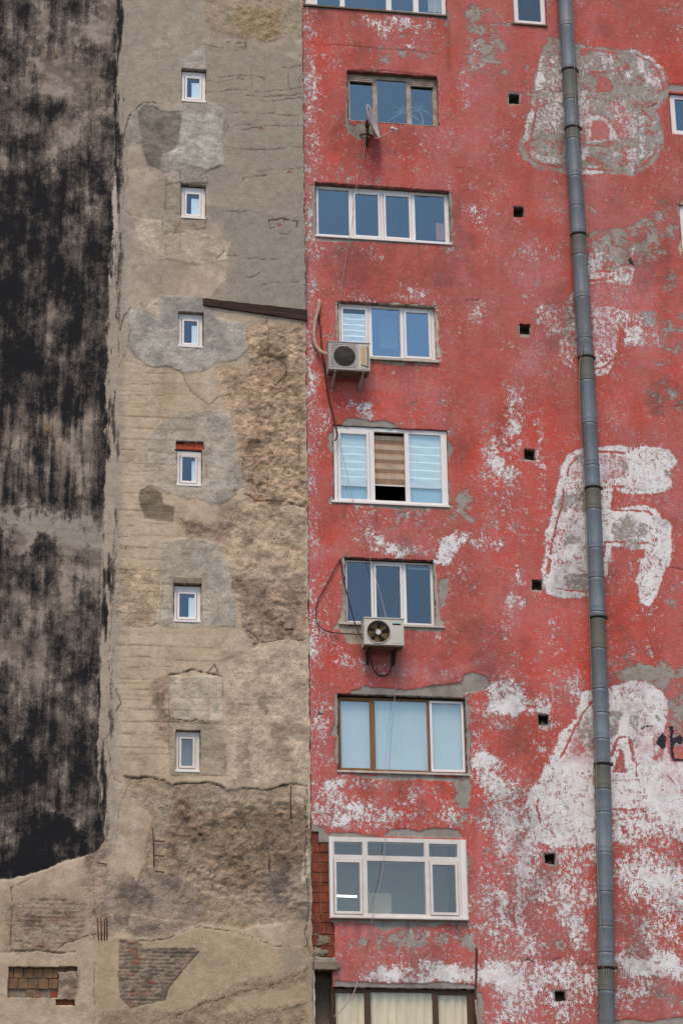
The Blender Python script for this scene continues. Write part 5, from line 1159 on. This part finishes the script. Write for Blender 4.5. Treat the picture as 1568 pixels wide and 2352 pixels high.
n.color(n.mix(a, lin((104, 96, 76)), lin((92, 96, 94)))); n.b.inputs['Roughness'].default_value = .6; n.b.inputs['Specular IOR Level'].default_value = .4
M['zinc_stain'] = n.m
PR = .165
for i in range(len(brk) - 1):
    y0, y1 = brk[i], brk[i + 1]
    a, b = pt(cx_(y0), y0, -.25), pt(cx_(y1), y1, -.25)
    st_ = any(abs(y0 - c_ - 2) < .1 for c_ in CL)
    L_ = (b - a).length; m = MB(); k = []
    rr = []
    for d, r in ((0, PR * .985), (.03, PR), (.05, PR * 1.03), (.07, PR), (L_ * .5, PR), (L_ - .13, PR), (L_ - .115, PR * 1.02), (L_ - .10, PR * 1.005), (L_ - .03, PR * 1.01), (L_ - .015, PR * 1.03), (L_, PR * 1.02)):
        k.append(a.lerp(b, min(max(d / L_, 0), 1))); rr.append(r)
    m.tube(k, rr, 28, True)
    m.build('pipe_section', M['zinc_stain' if st_ else ('zinc', 'zinc_dull', 'zinc', 'zinc_pale')[(i * 7) % 4]], pipe, merge=False)
for c_ in CL:
    a = pt(cx_(c_), c_, -.25); t = (pt(cx_(c_ + 20), c_ + 20, -.25) - pt(cx_(c_ - 20), c_ - 20, -.25)).normalized()
    m = MB(); m.tube([a - t * .025, a + t * .025], PR * 1.10, 28); m.box(a.x + PR * 1.0, a.x + PR * 1.35, a.y - .02, a.y + .02, a.z - .02, a.z + .05)
    m.tube([(a.x + .06, a.y + .14, a.z), (a.x + .06, .02, a.z)], .016, 6); m.tube([(a.x - .06, a.y + .14, a.z), (a.x - .06, .02, a.z)], .016, 6)
    m.build('clamp', M['dark_metal'], pipe, merge=False)

# air conditioners
def text_mesh(s, size, loc, rot, mat, parent, name='lettering'):
    cu = bpy.data.curves.new(name, 'FONT'); cu.body = s; cu.size = size; cu.extrude = .001; cu.align_x = 'CENTER'; cu.align_y = 'CENTER'
    o = bpy.data.objects.new(name + '_tmp', cu); COL.objects.link(o)
    bpy.context.view_layer.update()
    me = bpy.data.meshes.new_from_object(o.evaluated_get(bpy.context.evaluated_depsgraph_get()))
    bpy.data.objects.remove(o)
    me.transform(Matrix.Translation(loc) @ rot)
    me.materials.clear()
    return link_mesh(name, me, M[mat], parent)

def disc(m, c_, r0, r1, y, y2, seg=40):
    for i in range(seg):
        a, b = 2 * math.pi * i / seg, 2 * math.pi * (i + 1) / seg
        P = lambda r, w, yy: (c_.x + r * math.cos(w), yy, c_.z + r * math.sin(w))
        m.quad(P(r0, a, y), P(r1, a, y), P(r1, b, y), P(r0, b, y)); m.quad(P(r1, a, y), P(r1, a, y2), P(r1, b, y2), P(r1, b, y)); m.quad(P(r0, a, y), P(r0, b, y), P(r0, b, y2), P(r0, a, y2))
def aircon(f, fan, fr, mat, kind, label, yf=-.52):
    u0, u1, v0, v1 = rect(*f, yf); c_ = pt(*fan, yf)
    root = empty('air_conditioner', ((u0 + u1) / 2, yf, v0)); tag(root, label, 'air conditioner', 'air conditioner units on the red wall')
    r = fr
    # casing with a round opening in the front
    bm = bmesh.new(); seg = 40
    ring = [bm.verts.new((c_.x + r * math.cos(2 * math.pi * i / seg), yf, c_.z + r * math.sin(2 * math.pi * i / seg))) for i in range(seg)]
    out = []
    for i in range(seg):
        w = 2 * math.pi * i / seg; dx, dz = math.cos(w), math.sin(w)
        t = min((u1 - c_.x) / dx if dx > 1e-6 else (u0 - c_.x) / dx if dx < -1e-6 else 1e9, (v1 - c_.z) / dz if dz > 1e-6 else (v0 - c_.z) / dz if dz < -1e-6 else 1e9)
        out.append([c_.x + dx * t, c_.z + dz * t])
    for (cx0, cz0) in ((u0, v0), (u1, v0), (u1, v1), (u0, v1)):
        j = min(range(seg), key=lambda q: math.hypot(out[q][0] - cx0, out[q][1] - cz0)); out[j] = [cx0, cz0]
    ov = [bm.verts.new((p[0], yf, p[1])) for p in out]; bv = [bm.verts.new((p[0], yf + .33, p[1])) for p in out]
    inn = [bm.verts.new((v.co.x, yf + .12, v.co.z)) for v in ring]
    for i in range(seg):
        j = (i + 1) % seg
        bm.faces.new((ring[i], ov[i], ov[j], ring[j])); bm.faces.new((ov[i], bv[i], bv[j], ov[j])); bm.faces.new((ring[j], inn[j], inn[i], ring[i]))
    bm.faces.new(bv); bmesh.ops.recalc_face_normals(bm, faces=bm.faces)
    me = bpy.data.meshes.new('casing'); bm.to_mesh(me); bm.free(); cas = link_mesh('casing', me, M[mat], root)
    m = MB(); m.quad(*[(c_.x + dx * r, yf + .115, c_.z + dz * r) for dx, dz in ((-1, -1), (1, -1), (1, 1), (-1, 1))]); m.build('fan_cavity', M['ac_dark'], root)
    m = MB(); m.box(u0 - .012, u1 + .012, yf - .015, yf + .34, v1, v1 + .025); m.build('top_cover', M[mat], root, .006)
    # fan
    fanm = MB(); nb = 5
    for k in range(nb):
        w0 = 2 * math.pi * k / nb + .35
        for i in range(6):
            a, b = w0 + i * .13, w0 + (i + 1) * .13; ya, yb = yf + .05 + .03 * i / 6, yf + .05 + .03 * (i + 1) / 6
            fanm.quad(*[(c_.x + q * math.cos(w), yy, c_.z + q * math.sin(w)) for q, w, yy in ((r * .2, a, ya), (r * .9, a + .1, ya), (r * .9, b + .1, yb), (r * .2, b, yb))])
    fanm.build('fan', M['blade' if kind == 'open' else 'ac_dark'], root)
    hm = MB(); hm.tube([(c_.x, yf + .09, c_.z), (c_.x, yf + .02, c_.z), (c_.x, yf + .012, c_.z)], [r * .26, r * .26, r * .2], 24); hm.build('hub', M['white' if kind == 'open' else 'ac_dark'], root)
    g = MB()
    if kind == 'open':
        for q in np.linspace(.34, 1.0, 9):
            g.tube([(c_.x + q * r * math.cos(w), yf - .012, c_.z + q * r * math.sin(w)) for w in np.linspace(0, 6.2832, 33)], .0035, 4, False)
        for k in range(16):
            w = 2 * math.pi * k / 16; g.tube([(c_.x + .3 * r * math.cos(w), yf - .014, c_.z + .3 * r * math.sin(w)), (c_.x + r * 1.03 * math.cos(w), yf - .010, c_.z + r * 1.03 * math.sin(w))], .0035, 4)
        gr = g.build('grille', M['dark_metal'], root, merge=False)
        m = MB(); disc(m, c_, r * .99, r * 1.07, yf - .018, yf + .01); m.build('grille_ring', M['ac_grey'], root)
    else:
        for q in np.linspace(-.97, .97, 25):
            l = r * math.sqrt(1 - q * q); g.tube([(c_.x + q * r, yf - .006, c_.z - l), (c_.x + q * r, yf - .006, c_.z + l)], .0028, 4)
        for q in np.linspace(-.95, .95, 17):
            l = r * math.sqrt(1 - q * q); g.tube([(c_.x - l, yf - .010, c_.z + q * r), (c_.x + l, yf - .010, c_.z + q * r)], .0032, 4)
        g.build('grille', M['grille'], root, merge=False)
        x2 = u0 + (u1 - u0) * .66
        for sd_ in (0, 1):
            m = MB()
            for q in np.linspace(v0 + .05, v1 - .05, 15):
                dz = q - c_.z; l = math.sqrt(max(r * r - dz * dz, 0)) + .01
                if sd_ == 0 and c_.x - l - u0 > .05: m.box(u0 + .03, c_.x - l, yf - .004, yf + .002, q, q + .007)
                if sd_ == 1 and x2 - c_.x - l > .03: m.box(c_.x + l, x2, yf - .004, yf + .002, q, q + .007)
            m.build('louvre', M['grille'], root)
    # brackets
    for x in (u0 + .12, u1 - .16):
        m = MB(); m.box(x, x + .04, yf + .02, .0, v0 - .045, v0 - .004); m.box(x, x + .04, -.05, -.005, v0 - .30, v0 - .045)
        a = Vector((x + .02, yf + .1, v0 - .05)); b = Vector((x + .02, -.04, v0 - .27)); m.tube([a, b], .018, 6)
        m.build('bracket', M['ac_grey' if kind != 'open' else 'dark_metal'], root)
    m = MB(); m.box(u0 + .01, u1 - .01, yf + .01, yf + .32, v0 - .025, v0 - .002); m.build('base_pan', M['steel_sill'], root)
    return root, (u0, u1, v0, v1, yf)
a1, (u0, u1, v0, v1, yf) = aircon((755, 849, 787, 849), (791, 817.5), .235, 'ac_grey', 'mesh', 'grey air conditioner with square mesh over a dark round fan beside a curved white hose')
x0 = u0 + (u1 - u0) * .775; x1 = u0 + (u1 - u0) * .965
MB().box(u0 + (u1 - u0) * .72, u1 - .012, yf - .006, yf - .001, v0 + .03, v1 - .02).build('panel', M['ac'], a1, .002)
MB().box(x0, x1, yf - .010, yf - .0065, v0 + .06, v1 - .06).build('badge', M['decal'], a1)
m = MB(); m.box(x1 - .022, x1, yf - .013, yf - .0105, v0 + .12, v1 - .06); m.quad((x0, yf - .012, v0 + .14), (x0, yf - .012, v0 + .115), (x1, yf - .012, v0 + .06), (x1, yf - .012, v0 + .10)); m.build('badge_stripe', M['navy'], a1)
text_mesh('VESTEL', .115, Vector(((x0 + x1) / 2 - .01, yf - .0125, (v0 + v1) / 2 + .03)), Matrix.Rotation(R(90), 4, 'X') @ Matrix.Rotation(R(90), 4, 'Z'), 'orange', a1)
a2, (u0, u1, v0, v1, yf) = aircon((836, 927, 1421.5, 1481), (869, 1451), .235, 'ac', 'open', 'cream air conditioner with yellowed fan blades and white hub below the lower white window')
MB().box(u0 + (u1 - u0) * .70, u1 - .04, yf - .006, yf - .001, v0 + .04, v0 + .46).build('panel', M['ac'], a2, .002)
MB().box(u0 + (u1 - u0) * .72, u0 + (u1 - u0) * .92, yf - .006, yf - .001, v1 - .13, v1 - .07).build('badge', M['teal'], a2)

# satellite dish
dish = empty('satellite_dish', tuple(pt(845, 315, -.02))); tag(dish, 'small pale satellite dish on a rusty arm seen edge on under the old wooden window', 'satellite dish')
c_ = pt(858, 277, -.45); nrm = Vector((.90, -.50, .22)).normalized(); ux = nrm.cross(Vector((0, 0, 1))).normalized(); uz = ux.cross(nrm)
if uz.z < 0: uz = -uz
DR = .41; bm = bmesh.new(); prev = None
for side in (0, 1):
    rg = []
    for i in range(9):
        rr = DR * i / 8; dpt = .10 * (i / 8) ** 2 - .10 - (.012 if side else 0)
        rg.append([bm.verts.new(c_ + nrm * dpt + (ux * math.cos(w) * .92 + uz * math.sin(w)) * rr) for w in [2 * math.pi * k / 36 for k in range(36)]])
    for i in range(8):
        for k in range(36):
            q = (rg[i][k], rg[i][(k + 1) % 36], rg[i + 1][(k + 1) % 36], rg[i + 1][k])
            try: bm.faces.new(q)
            except ValueError: pass
    if prev:
        for k in range(36): bm.faces.new((prev[k], prev[(k + 1) % 36], rg[8][(k + 1) % 36], rg[8][k]))
    prev = rg[8]
bmesh.ops.remove_doubles(bm, verts=bm.verts, dist=1e-4); bmesh.ops.recalc_face_normals(bm, faces=bm.faces)
me = bpy.data.meshes.new('reflector'); bm.to_mesh(me); bm.free()
for p in me.polygons: p.use_smooth = True
M['dish'] = worn('pale_grey_enamel', (190, 182, 182), (168, 158, 156), 5, .5, .7)
link_mesh('reflector', me, M['dish'], dish)
bk_ = c_ - nrm * .11
m = MB(); m.tube([pt(842, 282, -.06), bk_ + Vector((-.02, .06, 0))], .03, 8); m.box(bk_.x - .07, bk_.x, bk_.y - .04, bk_.y + .05, bk_.z - .10, bk_.z + .06); m.build('bracket', M['dark_metal'], dish)
m = MB(); m.tube([pt(845, 277, -.10), pt(841, 333, -.10)], .024, 8); m.build('mast', M['rust'], dish)
m = MB(); m.tube([pt(826, 309, -.02), pt(843, 306, -.10)], .018, 6); m.tube([pt(843, 306, -.1), pt(856, 312, -.02)], .018, 6); m.tube([pt(843, 288, -.1), pt(838, 286, -.02)], .018, 6); m.build('wall_strut', M['rust'], dish)
lb = pt(904, 299, -.62)
m = MB(); m.tube(spline([pt(854, 290, -.42), pt(858, 308, -.44), pt(865, 317, -.50), pt(880, 311, -.56), lb], 5), .016, 7); m.build('feed_arm', M['hose'], dish)
m = MB(); m.tube([lb + Vector((-.01, 0, .02)), lb + Vector((-.05, -.01, .08))], .035, 10); m.tube([lb + Vector((-.02, 0, .06)), lb + Vector((.10, 0, .02))], .022, 8); m.build('receiver', M['pvc_old'], dish)

# palm-like house plant behind the old window
plant = empty('house_plant', tuple(pt(945, 290, .55))); tag(plant, 'green spiky leaved plant behind the glass of the old wooden window', 'plant')
base_p = pt(936, 262, .45)
m = MB(); rnd = random.Random(3)
for cxx, cyy, nn, ll in ((930, 258, 22, .42), (962, 250, 20, .40)):
    b0 = pt(cxx, cyy, .40)
    for k in range(nn):
        w = rnd.uniform(-.4, 3.5); el = rnd.uniform(.5, 1.0) * ll; d = Vector((math.cos(w), rnd.uniform(-.35, .2), math.sin(w)))
        side = Vector((-d.z, 0, d.x)).normalized(); P = []
        for i in range(6):
            t = i / 5; p = b0 + d * el * t + Vector((0, 0, -.18 * t * t * el / .4)); wd = .018 * (1 - t) + .002
            P.append((p - side * wd, p + side * wd))
        for i in range(5): m.quad(P[i][0], P[i][1], P[i + 1][1], P[i + 1][0])
m.build('leaf', M['leaf'], plant, merge=False)
m = MB(); b0 = pt(946, 288, .42)
m.tube([b0 + Vector((0, 0, -.55)), b0 + Vector((0, 0, -.5)), b0 + Vector((0, 0, -.2)), b0 + Vector((0, 0, -.18))], [.12, .13, .17, .18], 18); m.build('pot', M['pot'], plant)
m = MB(); m.tube([pt(944, 262, .42), b0 + Vector((0, 0, -.2))], .02, 8); m.build('stem', M['leaf'], plant)
# bent pale rod of a lamp beside the plant
lampm = MB(); lampm.tube(spline([pt(944, 244, .36), pt(956, 250, .36), pt(968, 264, .36), pt(972, 290, .36)], 6), .016, 7)
tag(lampm.build('curved_rod', M['cable_white']), 'thin bent white rod standing behind the right light of the old wooden window', 'rod')

# lit tube inside the boxed window
n = NT('lit_tube'); n.b.inputs['Emission Color'].default_value = (1, .97, .95, 1); n.b.inputs['Emission Strength'].default_value = 2.2; n.color((.9, .9, .9))
m = MB(); a, b = pt(773, 2058.5, .5), pt(819, 2060, .5); m.tube([a, b], .02, 10)
tag(m.build('tube_lamp', n.m), 'lit white fluorescent tube glowing inside the left light of the boxed window', 'lamp')

# cables and hoses
def cable(name, pts, r, mat, label, cat='cable', n_=6, group=None):
    m = MB(); m.tube(spline([pt(*p) for p in pts], n_), r, 6); o = m.build(name, M[mat]); tag(o, label, cat, group); return o
cable('hose', [(732, 690, .02), (733, 694, -.07), (731, 710, -.08), (724, 735, -.08), (721, 765, -.09), (724, 790, -.10), (735, 806, -.14), (748, 812, -.25), (755, 815, -.33)], .042, 'hose', 'curved off white taped hose rising from the upper air conditioner to a hole', 'hose')
cable('pipe', [(731, 716, -.03), (735, 745, -.04), (739, 800, -.05), (746, 850, -.05), (753, 905, -.05), (764, 950, -.05), (771, 980, -.09), (774, 1000, -.10), (769, 1012, -.10)], .020, 'rust', 'thin brown drain pipe passing behind the upper air conditioner to the open window', 'pipe')
cable('cable', [(840, 318, -.06), (834, 360, -.05), (822, 404, -.05), (818, 430, -.06), (814, 460, -.06), (807, 520, -.06), (800, 560, -.05), (790, 625, -.05), (785, 660, -.05), (771, 745, -.05), (762, 782, -.2)], .006, 'cable_white', 'thin white cable hanging from the dish past the four light window')
cable('cable', [(755, 835, -.30), (752, 860, -.08), (750, 885, -.05), (758, 930, -.05), (773, 985, -.07), (783, 1030, -.09), (795, 1080, -.09), (806, 1130, -.09), (822, 1190, -.05), (838, 1240, -.05), (850, 1285, -.06), (868, 1345, -.08), (882, 1400, -.2), (887, 1421, -.35)], .006, 'cable_white', 'thin pale cable crossing the open window down to the lower air conditioner')
cable('cable', [(781, 1284, .02), (779, 1288, -.05), (764, 1315, -.06), (747, 1348, -.06), (731, 1378, -.06), (725, 1405, -.06), (728, 1430, -.06), (741, 1445, -.06), (765, 1453, -.07), (800, 1456, -.15), (836, 1458, -.38)], .012, 'cable_black', 'black cable looping wide to the left of the lower air conditioner')
cable('cable', [(782, 1284, .02), (783, 1290, -.06), (792, 1345, -.07), (806, 1400, -.10), (818, 1440, -.2), (828, 1462, -.34), (838, 1470, -.42)], .014, 'cable_black', 'straight black cable running down across the window to the lower air conditioner')
cable('cable', [(850, 1496, -.1), (852, 1516, -.06), (858, 1538, -.05), (870, 1550, -.05), (884, 1552, -.05), (895, 1542, -.05), (899, 1520, -.06), (899, 1496, -.1)], .012, 'cable_black', 'black cable hanging in a loop below the lower air conditioner')
cable('cable', [(912, 1490, -.16), (913, 1510, -.06), (910, 1560, -.05), (907, 1592, -.06), (903, 1640, -.07), (897, 1700, -.07), (893, 1775, -.1), (889, 1850, -.05), (885, 1910, -.05), (884, 1930, -.16), (880, 1985, -.17), (872, 2030, -.17), (862, 2065, -.17), (855, 2110, -.17), (848, 2150, -.06), (838, 2180, -.05), (833, 2210, -.05)], .006, 'cable_white', 'thin pale cable hanging from the lower air conditioner over the brown and boxed windows')
cable('cable', [(820, 2256, -.02), (818, 2266, -.08), (808, 2290, -.09), (790, 2315, -.09), (766, 2337, -.04)], .011, 'cable_white', 'short pale cable slanting across the cream curtained window', 'cable')
cable('cable', [(1308, -60, -.43), (1316, 60, -.43), (1325, 330, -.43), (1347, 480, -.43), (1344, 600, -.43), (1339, 780, -.43), (1330, 850, -.40), (1334, 1000, -.38), (1340, 1110, -.38), (1345, 1250, -.36), (1352, 1400, -.36), (1358, 1560, -.37), (1366, 1700, -.4), (1371, 1850, -.41), (1372, 2000, -.42), (1378, 2110, -.43), (1385, 2230, -.43), (1390, 2300, -.43), (1398, 2400, -.43)], .007, 'cable_yellow', 'thin yellowed cable strung down along the zinc downpipe')
cd2 = cable('conduit', [(1093, 2178, -.01), (1094, 2186, -.07), (1093, 2240, -.07), (1091, 2285, -.07), (1091, 2330, -.07), (1099, 2380, -.06), (1101, 2440, -.06)], .020, 'rust', 'rusty conduit rising beside the cream curtained window', 'conduit')
cable('cable', [(1092, 2298, -.11), (1094, 2325, -.12), (1098, 2352, -.12), (1102, 2420, -.12)], .018, 'cable_white', 'pale cable hanging beside the rusty conduit at the bottom', 'cable')

# ------------------------------------------------------------------ ground
m = MB(); m.quad((-900, -900, 0), (900, -900, 0), (900, 900, 0), (-900, 900, 0)); tag(m.build('ground', M['asphalt']), kind='structure')
m = MB(); m.box(-18, 19, -3.0, -.02, .004, .14); tag(m.build('pavement', M['concrete'], None, .01), kind='structure')
